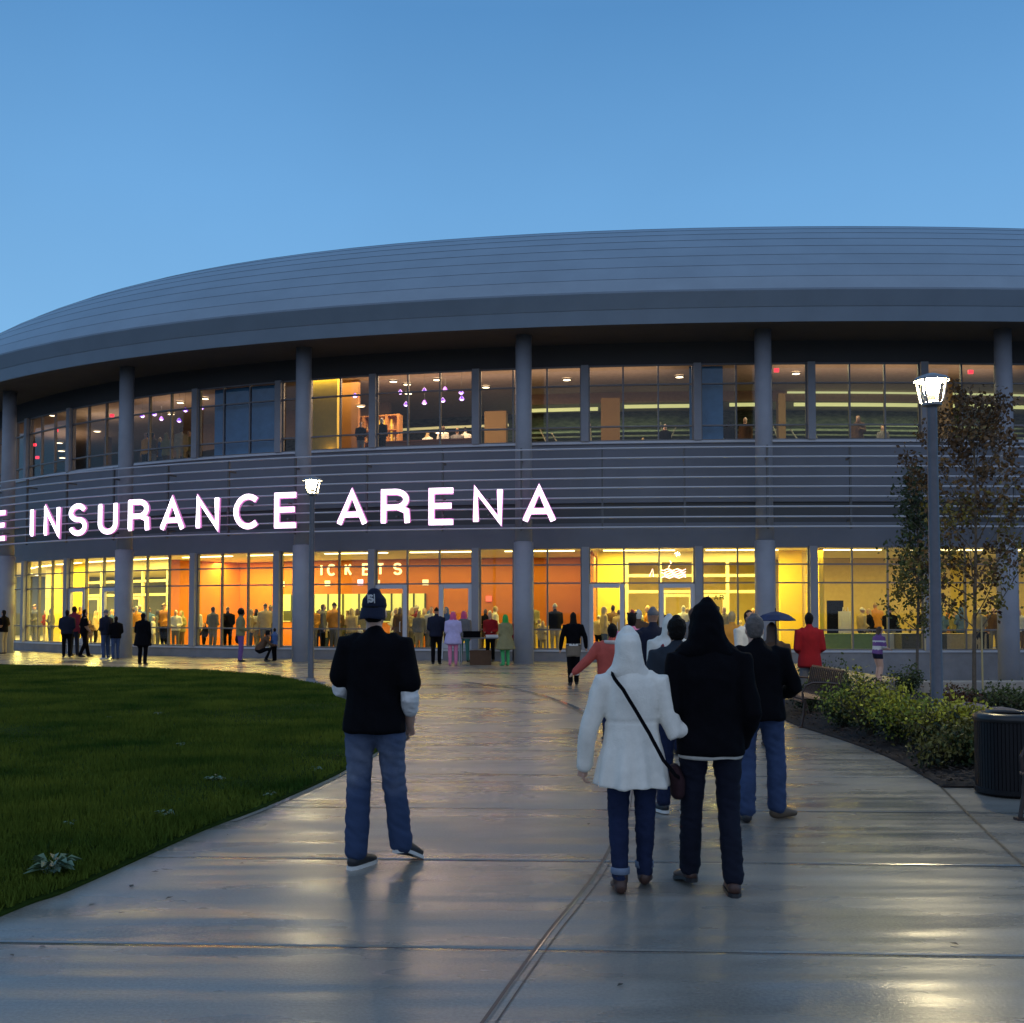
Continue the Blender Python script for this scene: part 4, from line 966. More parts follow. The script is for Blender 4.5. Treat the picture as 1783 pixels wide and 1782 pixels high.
def near_person(name_label, x, y, yaw, s, spec, cat='person', group=None):
    """near figure: one continuous body, clothing and hair as children"""
    o_mats = spec['mats']; h = s['h']; sk = SKIN[spec.get('skin', 'light')]
    vols = [(0, v_torso(s, .80, .5))]+[(0, v_leg(s, q, .78, .85)) for q in 'LR']+[(0, v_pelvis(s, .85))]+[(0, v_arm(s, q, .86)) for q in 'LR']+[(0, v) for v in v_head(s)]+[(0, v) for v in v_ears(s)]
    vols += [(0, v_foot(s, q, .85)) for q in 'LR']
    body = solid('person', vols, .013, [sk], smooth=3)
    hands = []
    for q in 'LR':
        e_, w_ = s['el'+q], s['wr'+q]; f = (w_-e_).normalized(); pn = spec.get('palm'+q, (.9 if q == 'L' else -.9, .2, -.1)); hands += [(0, v) for v in hand_vols(h, w_-f*.012, spec.get('fing'+q, f), pn, q, spec.get('curl'+q, .45))]
    hm = solid('tmp_hand', hands, .0042, [sk], smooth=1, N=10)
    # join the hands into the body mesh
    bm = bmesh.new(); bm.from_mesh(body.data); bm.from_mesh(hm.data)
    # eyes, brows and mouth are modelled marks on the face
    d = hd(s)
    for q in (-1, 1):
        m_ = bmesh.ops.create_uvsphere(bm, u_segments=10, v_segments=8, radius=.0068*h, matrix=Matrix.Translation(d+V(q*.0165*h, .0475*h, .928*h)))
        for v in m_['verts']:
            for f_ in v.link_faces: f_.material_index = 1
    m_ = bmesh.ops.create_uvsphere(bm, u_segments=12, v_segments=6, radius=1, matrix=Matrix.Translation(d+V(0, .049*h, .889*h)) @ Matrix.Diagonal((.014*h, .006*h, .003*h, 1)))
    for v in m_['verts']:
        for f_ in v.link_faces: f_.material_index = 2
    bm.to_mesh(body.data); bm.free(); bpy.data.objects.remove(hm)
    body.data.polygons.foreach_set('use_smooth', [True]*len(body.data.polygons))
    body.data.materials.append(mat('eye', (.25, .22, .2), .2)); body.data.materials.append(mat('lips', (.32, .12, .10), .5))
    tag(body, name_label, cat, group)
    for part in spec['parts']:
        nm, vv, m, kw = part; kw = dict(kw); ng = kw.pop('label', None); sub = kw.pop('sub', None)
        c = solid(nm, [(0, v) for v in vv], kw.pop('voxel', .013), [m], parent=body, **kw)
        if ng: c['label'] = ng
        if sub:
            for n2, fn, m2 in sub:
                so = fn(c)
    place(body, x, y, yaw); return body
def shoe_sole(s, q, m, parent, z=0):
    h = s['h']; L = v_foot(s, q, 1.12); b = MB(); top = []; 
    a = [Vector(r[0]) for r in L]; pts = []
    d0 = (a[-1]-a[0]); d0.z = 0; d0.normalize(); n_ = V(d0.y, -d0.x, 0)
    P = [a[0]-d0*.022*h]+a+[a[-1]+d0*.018*h]; Wd = [.010*h]+[r[1]*1.03 for r in L]+[.010*h]
    lo = min(p.z for p in P); vs = []
    for p, w_ in zip(P, Wd):
        zb = p.z-.024*h if s.get('pitch'+q, 0) else s['an'+q].z-.045*h+.0
        if s.get('pitch'+q, 0): zb = p.z-(.020*h)
        for sd in (-1, 1):
            for zz in (zb, zb+.024): vs.append(p.xy.to_3d()+n_*(sd*w_)+V(0, 0, zz))
    fs = []
    for i in range(len(P)-1):
        k = 4*i; fs += [(k, k+2, k+6, k+4), (k+1, k+5, k+7, k+3), (k, k+4, k+5, k+1), (k+2, k+3, k+7, k+6)]
    fs += [(0, 1, 3, 2), (4*len(P)-4, 4*len(P)-2, 4*len(P)-1, 4*len(P)-3)]
    b.add(vs, fs); return b.build('sole', m, parent)

JEAN = cloth('jeans', (.035, .060, .135), var=.25, vscale=5, bump=.4)
JEAN_F = mat('cloth_faded_jeans', (.20, .23, .30), .9, vscale=2.6, bump=.4, bscale=160, col2=(.022, .048, .12), spec=.2)
_n = JEAN_F.node_tree.nodes; _L = JEAN_F.node_tree.links       # worn pale patches on seat and thighs
_p = _n['Principled BSDF']; _co = _n.new('ShaderNodeTexCoord'); _sp = _n.new('ShaderNodeSeparateXYZ'); _L.new(_co.outputs['Object'], _sp.inputs[0])
_r = _n.new('ShaderNodeValToRGB'); _L.new(_sp.outputs['Z'], _r.inputs[0]); _e = _r.color_ramp.elements
_e[0].position = .10; _e[0].color = (0, 0, 0, 1); _e[1].position = .92; _e[1].color = (.15, .15, .15, 1)
for _q, _c in ((.46, .05), (.60, .95), (.76, .75)): _k = _e.new(_q); _k.color = (_c, _c, _c, 1)
_m = _n.new('ShaderNodeMix'); _m.data_type = 'RGBA'; _L.new(_r.outputs[0], _m.inputs[0]); _m.inputs[6].default_value = (.030, .052, .115, 1)
_L.new(_p.inputs['Base Color'].links[0].from_socket, _m.inputs[7]); _L.new(_m.outputs[2], _p.inputs['Base Color'])
JEAN_D = cloth('dark_jeans', (.010, .018, .055), var=.2, vscale=5, bump=.4)
JEAN_B = cloth('black_jeans', (.005, .007, .018), var=.2, vscale=5, bump=.4)
BLACK = cloth('black', (.0028, .0028, .0045), var=.2); BLACK.node_tree.nodes['Principled BSDF'].inputs['Specular IOR Level'].default_value = .08
NAVY = cloth('navy', (.007, .010, .026))
WHITE = cloth('white', (.62, .62, .62), var=.05)
CREAMC = cloth('cream_coat', (.74, .71, .64), var=.07, vscale=14, bump=.2, bscale=90)
GREYT = cloth('grey_tee', (.018, .024, .034))
SHOE_BR = mat('brown_leather', (.055, .024, .016), .5, var=.2, bump=.1)
SHOE_BK = mat('black_shoe', (.015, .015, .018), .5)
SHOE_TN = mat('tan_shoe', (.10, .07, .045), .6)
SOLE_W = mat('white_sole', (.60, .60, .57), .6)
HAIR_D = mat('dark_hair', (.006, .0045, .004), .7, spec=.15, var=.3, vscale=40, bump=.8, bscale=120, stretch=(1, 1, .2))
HAIR_G = mat('grey_hair', (.12, .10, .09), .6, var=.35, vscale=30, bump=.8, bscale=120)

# 1 man with the backwards cap
H = 1.86
s = skel(H, {'hipL': (-.050, 0, .52), 'hipR': (.056, 0, .52), 'knL': (-.060, .02, .285), 'knR': (.066, .045, .29), 'anL': (-.062, -.012, .045), 'anR': (.094, .055, .062), 'yawL': -22, 'yawR': -28, 'pitchR': .28,
             'elL': (-.130, .02, .640), 'elR': (.134, -.02, .612), 'wrL': (-.085, .135, .62), 'wrR': (.118, .075, .500), 'head': (-.006, .012, 0), 'lean': .03}, .98)
hem = .478
tee = [v_torso(s, 1.04, hem, .848, 1.12, 1.10)]+[v_arm(s, q, 1.22, 'upper', 1.12, .74) for q in 'LR']
inner = [v_arm(s, q, 1.14, 'elbow', 1.0, 1.5)[3:] for q in 'LR']
capv = v_hair(s, 'cap', 1)[:1]
m1 = near_person('man in black t-shirt over white sleeves, backwards cap and faded jeans, walking alone', xat(654, 7.25), 7.22, rad(-4), s, {'mats': 0, 'curlR': .7, 'parts': [
    ('t_shirt', tee, BLACK, dict(fold=(.008, (5, 5, 3.6), .8), cutz=hem*H, smooth=3)),
    ('undershirt_sleeve', inner[:1], WHITE, dict(fold=(.006, (18, 18, 26), 0), voxel=.010)), ('undershirt_sleeve', inner[1:], WHITE, dict(fold=(.006, (18, 18, 26), 0), voxel=.010)),
    ('jeans', [v_leg(s, q, 1.02, 1.14, 1.14) for q in 'LR']+[v_pelvis(s, 1.0)[1:]], JEAN_F, dict(fold=(.011, (6, 6, 15), .6), smooth=3)),
    ('shoe', [v_foot(s, 'L', 1.12)], SHOE_BK, dict(voxel=.008)), ('shoe', [v_foot(s, 'R', 1.12)], SHOE_BK, dict(voxel=.008)),
    ('hair', [[R(hd(s)+V(0, -.016*H, .908*H), .037*H, .042*H), R(hd(s)+V(0, -.010*H, .93*H), .044*H, .053*H)]], HAIR_D, dict(voxel=.009)),
    ('cap', capv, NAVY, dict(voxel=.008))]})
sh = [c for c in m1.children if c.name.startswith('shoe')]
for q, c in zip('LR', sh): shoe_sole(s, q, SOLE_W, c)
cp = [c for c in m1.children if c.name.startswith('cap')][0]; d = hd(s)
b = MB(); vs = []   # peak of the cap, pointing back and down
for j in range(5):
    for i in range(9):
        a = rad(-62+124*i/8); rr = 1+j*.16; y = -math.cos(a)*.056*H*rr; x_ = math.sin(a)*.050*H*(1+j*.03); vs.append((d.x+x_, d.y+y, .935*H-.010*j*H+.006*H*math.cos(a)-.012*abs(math.sin(a))*j*.2))
b.add(vs, [(j*9+i, j*9+i+1, (j+1)*9+i+1, (j+1)*9+i) for j in range(4) for i in range(8)])
b.build('peak', NAVY, cp, smooth=True).modifiers.new('t', 'SOLIDIFY').thickness = .004
F = Matrix(((1, 0, 0, d.x), (0, -1, 0, d.y-.0565*H), (0, 0, 1, .957*H), (0, 0, 0, 1))) @ Matrix.Rotation(rad(-14), 4, 'X')
b = MB(); stroke(b, GL['S'][0][0], F, .055, .013, .0, .006, -.016, .75)
for x_ in (-.022, .022): b.box(x_-.003, x_+.003, .0, .005, -.004, .058, F)
b.build('emblem', mat('emblem_thread', (.55, .55, .55), .8), cp)

# 2 woman in the white hooded coat
H = 1.60
s = skel(H, {'hipL': (-.05, 0, .52), 'hipR': (.05, 0, .52), 'knL': (-.052, .02, .28), 'knR': (.052, .03, .285), 'anL': (-.047, -.02, .045), 'anR': (.050, .055, .052), 'yawL': 4, 'yawR': -6, 'pitchR': .12,
             'elL': (-.165, -.01, .625), 'wrL': (-.185, .02, .475), 'elR': (.165, -.02, .600), 'wrR': (.258, .02, .640), 'head': (-.012, .01, 0)}, 1.02)
coat = [v_torso(s, .98, .40, .86, 1.42, 1.12)]+[v_arm(s, q, 1.22, 'wrist', 1.12) for q in 'LR']
hoodv = v_hair(s, 'hood'); hoodv[0] = [(c, rx*(1.05 if i_ < 2 else .97), ry*1.04) for i_, (c, rx, ry) in enumerate(hoodv[0][:-1])]+[(tuple(Vector(hoodv[0][-1][0])-V(0, 0, .012*H)), .026*H, .03*H)]
def coat_post(co, no):
    # vent pleats towards the hem
    z = co[:, 2]/1.60; k = np.clip((.60-z)/.2, 0, 1); a = np.arctan2(co[:, 1], co[:, 0]); co = co.copy(); m_ = np.abs(co[:, 0]) < .33
    co += no*(k*m_*.020*np.sin(a*9))[:, None]; co += no*(np.exp(-((z-.655)/.006)**2)*(np.abs(co[:, 0]) < .17)*-.008)[:, None]; return co
m2 = near_person('woman in white hooded coat, arm linked to the man in the black jacket', xat(1098, 6.62), 6.60, rad(-3), s, {'mats': 0, 'skin': 'light', 'curlL': .6, 'curlR': .6, 'parts': [
    ('coat', coat, CREAMC, dict(fold=(.007, (6, 6, 3.2), .5, 3), post=coat_post, smooth=3, cutz=.405*H)),
    ('hood', hoodv, CREAMC, dict(fold=(.005, (7, 7, 7), .3), voxel=.011)),
    ('jeans', [v_leg(s, q, 1.0, 1.05, .98) for q in 'LR']+[v_pelvis(s, 1.0)], JEAN_D, dict(fold=(.006, (9, 9, 22), .4))),
    ('boot', [v_foot(s, 'L', 1.18), [R(s['anL']+V(0, 0, .0), .026*H*1.15, .03*H*1.1), R(s['anL']+V(0, 0, .028*H), .030*H)]], SHOE_BR, dict(voxel=.008)),
    ('boot', [v_foot(s, 'R', 1.18), [R(s['anR']+V(0, 0, .0), .026*H*1.15, .03*H*1.1), R(s['anR']+V(0, 0, .028*H), .030*H)]], SHOE_BR, dict(voxel=.008))]})
jn = [c for c in m2.children if c.name.startswith('jeans')][0]
for q in 'LR':
    b = MB(); a = s['an'+q]; b.lathe([(.054, .048), (.058, .05), (.058, .088), (.054, .09), (.045, .07)], 20, a); b.build('cuff', cloth('cuff', (.16, .20, .28)), jn, smooth=True)
# shoulder strap from the left shoulder to the right hip, with the bag in front
b = MB(); stp = [(-.062, .05, .845), (-.070, -.055, .835), (-.035, -.100, .78), (.01, -.112, .70), (.055, -.116, .62), (.105, -.118, .52), (.150, -.085, .46), (.175, .0, .43)]
P = catmull([(x_, y_) for x_, y_, z_ in stp], 4); Z = np.interp(np.linspace(0, 7, len(P)), range(8), [z_ for _, _, z_ in stp])
pts = [V(p.x*H, p.y*H, z*H) for p, z in zip(P, Z)]
vs = []
for i, p in enumerate(pts):
    t = (pts[min(i+1, len(pts)-1)]-pts[max(i-1, 0)]).normalized(); oo = V(p.x, p.y*1.6, 0).normalized(); n_ = t.cross(oo).normalized()
    for sd, dp in ((-.011, 0), (.011, 0), (.011, .006), (-.011, .006)): vs.append(p+n_*sd+oo*(dp+.012))
b.add(vs, [(4*i+k, 4*i+(k+1) % 4, 4*i+4+(k+1) % 4, 4*i+4+k) for i in range(len(pts)-1) for k in range(4)])
bag = empty('shoulder_bag', m2.location, 0, 'dark shoulder bag on a long black strap across the white coat', 'bag'); bag.rotation_euler = m2.rotation_euler
b.build('strap', BLACK, bag)
solid('bag_body', [(0, [R((.165*H, .03*H, .47*H), .035, .07), R((.178*H, .03*H, .42*H), .05, .10), R((.178*H, .03*H, .37*H), .045, .09)])], .012, [cloth('bag', (.03, .012, .016))], parent=bag)

# 3 man in the black hooded jacket
H = 1.77
s = skel(H, {'hipL': (-.055, 0, .52), 'hipR': (.058, 0, .52), 'knL': (-.062, .03, .285), 'knR': (.064, .01, .285), 'anL': (-.064, .075, .05), 'anR': (.070, -.05, .045), 'yawL': 14, 'yawR': -4, 'pitchL': .1,
             'elL': (-.135, -.03, .635), 'wrL': (-.10, .09, .55), 'elR': (.140, -.03, .62), 'wrR': (.118, .06, .50), 'head': (-.008, .01, 0), 'lean': .03}, 1.06)
hv = v_hair(s, 'hood'); hv[0] = [(c, rx*(1.35-.12*i if i < 3 else 1.02), ry*(1.2 if i < 3 else 1.02)) for i, (c, rx, ry) in enumerate(hv[0])]
m3 = near_person('man in black hooded jacket and dark jeans seen from behind, beside the white coat', xat(1234, 6.62), 6.62, rad(-2), s, {'mats': 0, 'parts': [
    ('jacket', [v_torso(s, 1.04, .475, .862, 1.04, 1.12)]+[v_arm(s, q, 1.22, 'wrist', 1.3) for q in 'LR'], BLACK, dict(fold=(.009, (5, 5, 6), .6), smooth=3, cutz=.470*H)),
    ('hood', hv, BLACK, dict(fold=(.010, (7, 7, 9), .5), voxel=.011)),
    ('shirt_hem', [[R((0, -.008*H+.0, .470*H), .114*H, .084*H), R((0, -.008*H, .4625*H), .114*H, .084*H)]], cloth('hem', (.42, .40, .36)), dict(voxel=.008, smooth=1, cutz=.461*H)),
    ('jeans', [v_leg(s, q, .98, 1.06, 1.12) for q in 'LR']+[v_pelvis(s, 1.0)[1:]], JEAN_B, dict(fold=(.008, (7, 7, 18), .4))),
    ('shoe', [v_foot(s, 'L', 1.12)], SHOE_BR, dict(voxel=.008)), ('shoe', [v_foot(s, 'R', 1.12)], SHOE_BR, dict(voxel=.008))]})
for q, c in zip('LR', [c for c in m3.children if c.name.startswith('shoe')]): shoe_sole(s, q, SHOE_BK, c)

# 4 dark haired person in grey tee
H = 1.68
s = skel(H, {'knL': (-.058, .03, .285), 'knR': (.058, .0, .285), 'anL': (-.066, .055, .05), 'anR': (.056, -.03, .045), 'yawL': 20, 'yawR': 8, 'elL': (-.135, -.02, .63), 'wrL': (-.115, .06, .51), 'elR': (.140, -.02, .63), 'wrR': (.12, .06, .51)}, 1.04)
m4 = near_person('short haired person in dark grey t-shirt, half hidden behind the couple', xat(1178, 9.05), 9.05, 0, s, {'mats': 0, 'skin': 'mid', 'parts': [
    ('t_shirt', [v_torso(s, 1.02, .47, .857, 1.0, 1.05)]+[v_arm(s, q, 1.2, 'upper', 1.1, .8) for q in 'LR'], GREYT, dict(fold=(.007, (5, 5, 4), .8), voxel=.016, cutz=.468*H)),
    ('jeans', [v_leg(s, q, 1.0, 1.08, 1.1) for q in 'LR']+[v_pelvis(s, 1.0)[1:]], JEAN_D, dict(fold=(.009, (7, 7, 16), .5), voxel=.016)),
    ('shoe', [v_foot(s, 'L', 1.1)], SHOE_BK, dict(voxel=.010)), ('shoe', [v_foot(s, 'R', 1.1)], SHOE_BK, dict(voxel=.010)),
    ('hair', v_hair(s, 'short', 1.06), HAIR_D, dict(voxel=.010, fold=(.006, (30, 30, 30), 0)))]})
for q, c in zip('LR', [c for c in m4.children if c.name.startswith('shoe')]): shoe_sole(s, q, SOLE_W, c)

# 5 heavy man in black sweater
H = 1.70
s = skel(H, {'hipL': (-.06, 0, .52), 'hipR': (.06, 0, .52), 'knL': (-.062, .0, .285), 'knR': (.090, .03, .29), 'anL': (-.066, -.03, .045), 'anR': (.096, .05, .052), 'yawL': -4, 'yawR': -62, 'pitchR': .0,
             'elL': (-.165, -.02, .63), 'wrL': (-.12, .09, .56), 'elR': (.178, -.01, .640), 'wrR': (.13, .12, .60), 'head': (-.012, .01, 0), 'lean': .02}, 1.14)
m5 = near_person('stocky man with short grey hair in black sweater and blue jeans, right of the couple', xat(1318, 8.8), 8.8, rad(-2), s, {'mats': 0, 'skin': 'light', 'parts': [
    ('sweater', [v_torso(s, 1.04, .485, .857, 1.10, 1.2, .12)]+[v_arm(s, q, 1.26, 'wrist', 1.1) for q in 'LR'], BLACK, dict(fold=(.008, (5, 5, 6), .6), voxel=.016, cutz=.485*H)),
    ('jeans', [v_leg(s, q, 1.10, 1.16, 1.12) for q in 'LR']+[v_pelvis(s, 1.1)[1:]], JEAN, dict(fold=(.010, (6, 6, 15), .5), voxel=.016)),
    ('shoe', [v_foot(s, 'L', 1.2)], SHOE_BK, dict(voxel=.010)), ('shoe', [v_foot(s, 'R', 1.25)], SHOE_TN, dict(voxel=.010, label='tan shoe turned outward')),
    ('hair', v_hair(s, 'short', 1.0), HAIR_G, dict(voxel=.010, fold=(.003, (40, 40, 40), 0)))]})

# ---------------------------------------------------------------- mid distance and far figures: one continuous mesh each
def figure(h, pose, mats, voxel=.022, wide=1.0, top='shirt', skirt=None, hair='short', hem=.50, k=1.06, sleeve='wrist', legk=1.0, bag=None, extra=None, coat=None, name='person'):
    """mats: 0 skin 1 top 2 trousers 3 shoes 4 hair (5 extra)"""
    s = skel(h, pose, wide); v = [(1, v_torso(s, k, hem if not coat else coat[0], .857, 1.0 if not coat else coat[1], 1.06))]
    for q in 'LR':
        v.append((1, v_arm(s, q, 1.2*k, 'upper' if sleeve == 'upper' else 'wrist', 1.05, .85)))
        if sleeve == 'upper': v.append((0, v_arm(s, q, .92)))
        v.append((2, v_leg(s, q, 1.02*legk, 1.06, 1.05))); v.append((3, v_foot(s, q, 1.1)))
        w_ = s['wr'+q]; e_ = s['el'+q]; f = (w_-e_).normalized(); v.append((0, [R(w_+f*.01*h, .014*h, .011*h), R(w_+f*.03*h, .018*h, .012*h), R(w_+f*.055*h, .012*h, .010*h)]))
    v.append((2, v_pelvis(s, 1.0)))
    v += [(0, x) for x in v_head(s)]; v += [(4, x) for x in v_hair(s, hair)]
    if skirt: v.append((2, [R((0, 0, .56*h), .085*h, .065*h), R((0, 0, .50*h), .10*h, .075*h), R((0, 0, skirt[0]*h), skirt[1]*h, skirt[1]*.8*h)]))
    if extra: v += extra(s)
    return solid(name, v, voxel, mats, smooth=2)
WK1 = {'knL': (-.056, .05, .29), 'anL': (-.056, .095, .055), 'knR': (.056, .01, .285), 'anR': (.056, -.085, .055), 'elL': (-.128, -.05, .635), 'wrL': (-.125, .01, .49), 'elR': (.128, .03, .635), 'wrR': (.125, .12, .51)}
ST1 = {'elL': (-.132, -.02, .635), 'wrL': (-.08, .10, .60), 'elR': (.132, -.02, .635), 'wrR': (.08, .10, .60)}
ST2 = {'anL': (-.075, .0, .045), 'anR': (.075, .02, .045), 'knL': (-.066, .012, .285), 'knR': (.066, .02, .285)}
PHN = {'elL': (-.15, -.0, .64), 'wrL': (-.06, .12, .68), 'elR': (.14, -.02, .63), 'wrR': (.13, .04, .49)}
def c_(n, col): return cloth(n, col, var=.1)
K_KHAKI = c_('khaki', (.30, .25, .17)); K_RED = c_('red', (.24, .007, .012)); K_SALM = c_('salmon', (.46, .085, .065)); K_GREY = c_('grey', (.13, .13, .14)); K_WARMG = c_('warm_grey', (.16, .13, .10)); K_LAV = c_('lavender', (.42, .38, .62)); K_PINK = c_('pink', (.62, .20, .34)); K_PURP = c_('purple', (.16, .08, .25)); K_GRN = c_('green', (.06, .36, .13)); K_OLIVE = c_('olive', (.22, .20, .10)); K_TAN = c_('tan', (.42, .33, .20)); K_BLUE = c_('blue', (.06, .12, .30)); K_TEAL = c_('teal', (.05, .18, .16)); K_MAR = c_('maroon', (.17, .015, .03)); K_ORG = c_('orange', (.60, .26, .04)); K_BRWN = c_('brown', (.09, .05, .03)); K_WHT = c_('offwhite', (.62, .60, .54))
HAIR_B = mat('brown_hair', (.06, .032, .018), .6); HAIR_BL = mat('blond_hair', (.42, .30, .13), .6); HAIR_GN = mat('green_wig', (.02, .32, .05), .7, bump=.8, bscale=60); HAIR_PK = mat('pink_wig', (.62, .08, .22), .7, bump=.8, bscale=60); HAIR_W = mat('white_hair', (.55, .52, .46), .7)
def put(o, px, Y, yaw, label, z=None, group=None, cat='person'):
    place(o, xat(px, Y), Y, rad(yaw), z); tag(o, label, cat, group); return o
# 6 salmon jacket with outstretched arm
o = figure(1.56, {'elL': (-.20, -.02, .70), 'wrL': (-.325, -.03, .585), 'elR': (.15, -.0, .63), 'wrR': (.12, .08, .52)}, [SKIN['light'], K_SALM, JEAN_D, SHOE_BK, HAIR_D], .016, 1.12, hem=.46, k=1.22, hair='short')
put(o, 1066, 14.2, 0, 'person in salmon red jacket holding the left arm out, ahead of the white hooded coat')
b = MB(); b.lathe([(.10, 1.335), (.12, 1.33), (.13, 1.30), (.10, 1.275)], 16); b.build('collar', cloth('pale_collar', (.5, .45, .42)), o, smooth=True)
# 7 woman in dark top, grey skirt, leggings and boots
o = figure(1.70, {'knL': (-.045, .02, .285), 'knR': (.045, .0, .285), 'anL': (-.040, -.01, .045), 'anR': (.045, .05, .05), 'elL': (-.155, -.02, .66), 'wrL': (-.175, .0, .50), 'elR': (.16, -.02, .66), 'wrR': (.175, .0, .52)}, [SKIN['light'], BLACK, K_WARMG, SHOE_BK, HAIR_D, BLACK], .018, 1.02, hem=.555, hair='long', skirt=(.405, .098), k=1.0,
           extra=lambda s: [(5, v_leg(s, q, .88, .9)) for q in 'LR'])
for f_ in o.data.polygons:
    if f_.center.z < .395*1.7 and f_.material_index == 2: f_.material_index = 5
put(o, 998, 24.7, 0, 'woman with long dark hair, black top, grey skirt and leggings walking to the doors')
b = MB(); b.lathe([(.155, .92), (.168, .925), (.172, .97), (.15, .975)], 20); q_ = b.build('white_hem', WHITE, o); q_.scale = (1, .75, 1)
for sx in (-.076, .076):
    b = MB(); b.lathe([(.048, .24), (.056, .25), (.056, .27), (.048, .28)], 14, (sx, .01, 0)); b.build('boot_trim', WHITE, o)
# 8..
o = figure(1.77, WK1, [SKIN['mid'], NAVY, JEAN_D, SHOE_BK, K_GREY], .018, 1.1, hair='cap', k=1.12); put(o, 1137, 14.6, 3, 'man in navy jacket and pale grey cap, in the queue behind the white hood')
o = figure(1.66, ST1, [SKIN['light'], K_WHT, JEAN_D, SHOE_BK, K_WHT, K_MAR], .018, 1.1, hair='hood', k=1.26, coat=(.46, 1.05), extra=lambda s: [(5, [R((-.07*s['h'], -.09*s['h'], .80*s['h']), .012, .012), R((-.075*s['h'], -.115*s['h'], .70*s['h']), .03, .03), R((-.07*s['h'], -.12*s['h'], .60*s['h']), .07, .05), R((-.07*s['h'], -.12*s['h'], .52*s['h']), .07, .05)])])
put(o, 1165, 12.8, 4, 'person in off white padded hooded coat with a maroon bag strap')
o = figure(1.70, WK1, [SKIN['light'], K_PINK, JEAN_D, SHOE_BK, HAIR_D], .02, 1.0, hair='short', k=1.2, extra=lambda s: [(4, [R((q*.035*s['h'], -.0, .985*s['h']), .014*s['h'], .012*s['h']), R((q*.042*s['h'], 0, 1.005*s['h']), .006*s['h'], .006*s['h'])]) for q in (-1, 1)])
put(o, 1100, 16.6, -4, 'person in pale pink coat and dark hat with two small ears')
o = figure(1.58, ST1, [SKIN['light'], K_BRWN, JEAN_D, SHOE_BK, HAIR_B], .02, hair='long', k=1.1); put(o, 1343, 13.6, -10, 'long haired person in brown under the dark blue umbrella')
um = empty('umbrella', (xat(1350, 13.5), 13.5, 0), 0, 'small dark blue umbrella held up right of the grey haired man', 'umbrella')
b = MB(); b.lathe([(.001, 1.72), (.06, 1.71), (.17, 1.675), (.26, 1.61), (.255, 1.60), (.16, 1.66), (.001, 1.70)], 8); b.build('canopy', cloth('umbrella', (.015, .03, .09)), um)
b = MB(); b.tube([(0, 0, 1.03), (0, 0, 1.76)], .007, 6); b.build('shaft', M_BLKM, um)
o = figure(1.70, ST1, [SKIN['mid'], K_RED, K_GREY, SHOE_BK, HAIR_D], .018, 1.0, hair='short', k=1.08, coat=(.45, 1.12)); put(o, 1408, 18.4, 0, 'man in bright red jacket beside the dark bushes, facing the windows')
o = figure(1.74, WK1, [SKIN['mid'], K_WHT, K_GREY, SHOE_BK, HAIR_D], .02, 1.1, k=1.15, hair='short', extra=lambda s: [(4, [R((0, -.09*s['h'], .72*s['h']), .012*s['h'], .01*s['h']), R((0, -.09*s['h'], .60*s['h']), .016*s['h'], .01*s['h'])])]); put(o, 1303, 17.5, 200, 'man in white shirt near the doors, seen above the grey haired man')
o = figure(1.72, WK1, [SKIN['light'], K_ORG, JEAN_D, SHOE_BK, HAIR_BL], .02, 1.0, k=1.1, hair='short'); put(o, 1274, 21, 3, 'blond person in orange top near the doors, between two men')
o = figure(1.78, ST2, [SKIN['light'], K_GREY, JEAN, SHOE_BK, HAIR_B], .02, 1.0, k=1.1, hair='short'); put(o, 1205, 21, 0, 'brown haired person in grey at the doors, above the short haired head')
o = figure(1.76, ST2, [SKIN['light'], K_BRWN, JEAN, SHOE_BK, HAIR_W], .02, 1.0, k=1.1, hair='short'); put(o, 1112, 24, 0, 'white haired person in brown nearing the doors')
# 13 child
o = figure(1.36, {'knL': (-.05, .06, .30), 'anL': (-.06, .02, .045), 'knR': (.05, .04, .30), 'anR': (.09, -.04, .05), 'elR': (.14, .05, .64), 'wrR': (.12, .17, .60), 'elL': (-.13, .05, .64), 'wrL': (-.06, .16, .60), 'lean': .12}, [SKIN['light'], K_PURP, NAVY, SHOE_TN, HAIR_B, WHITE, SKIN['light']], .016, 1.0, hair='long', hem=.52, sleeve='upper', k=1.1)
for f_ in o.data.polygons:
    z = f_.center.z/1.36
    if f_.material_index == 1 and (.60 < z < .66 or .73 < z < .76): f_.material_index = 5
    if f_.material_index == 2 and z < .44: f_.material_index = 6
put(o, 1526, 25.2, -75, 'child in striped purple and white top and shorts beyond the shrubs')
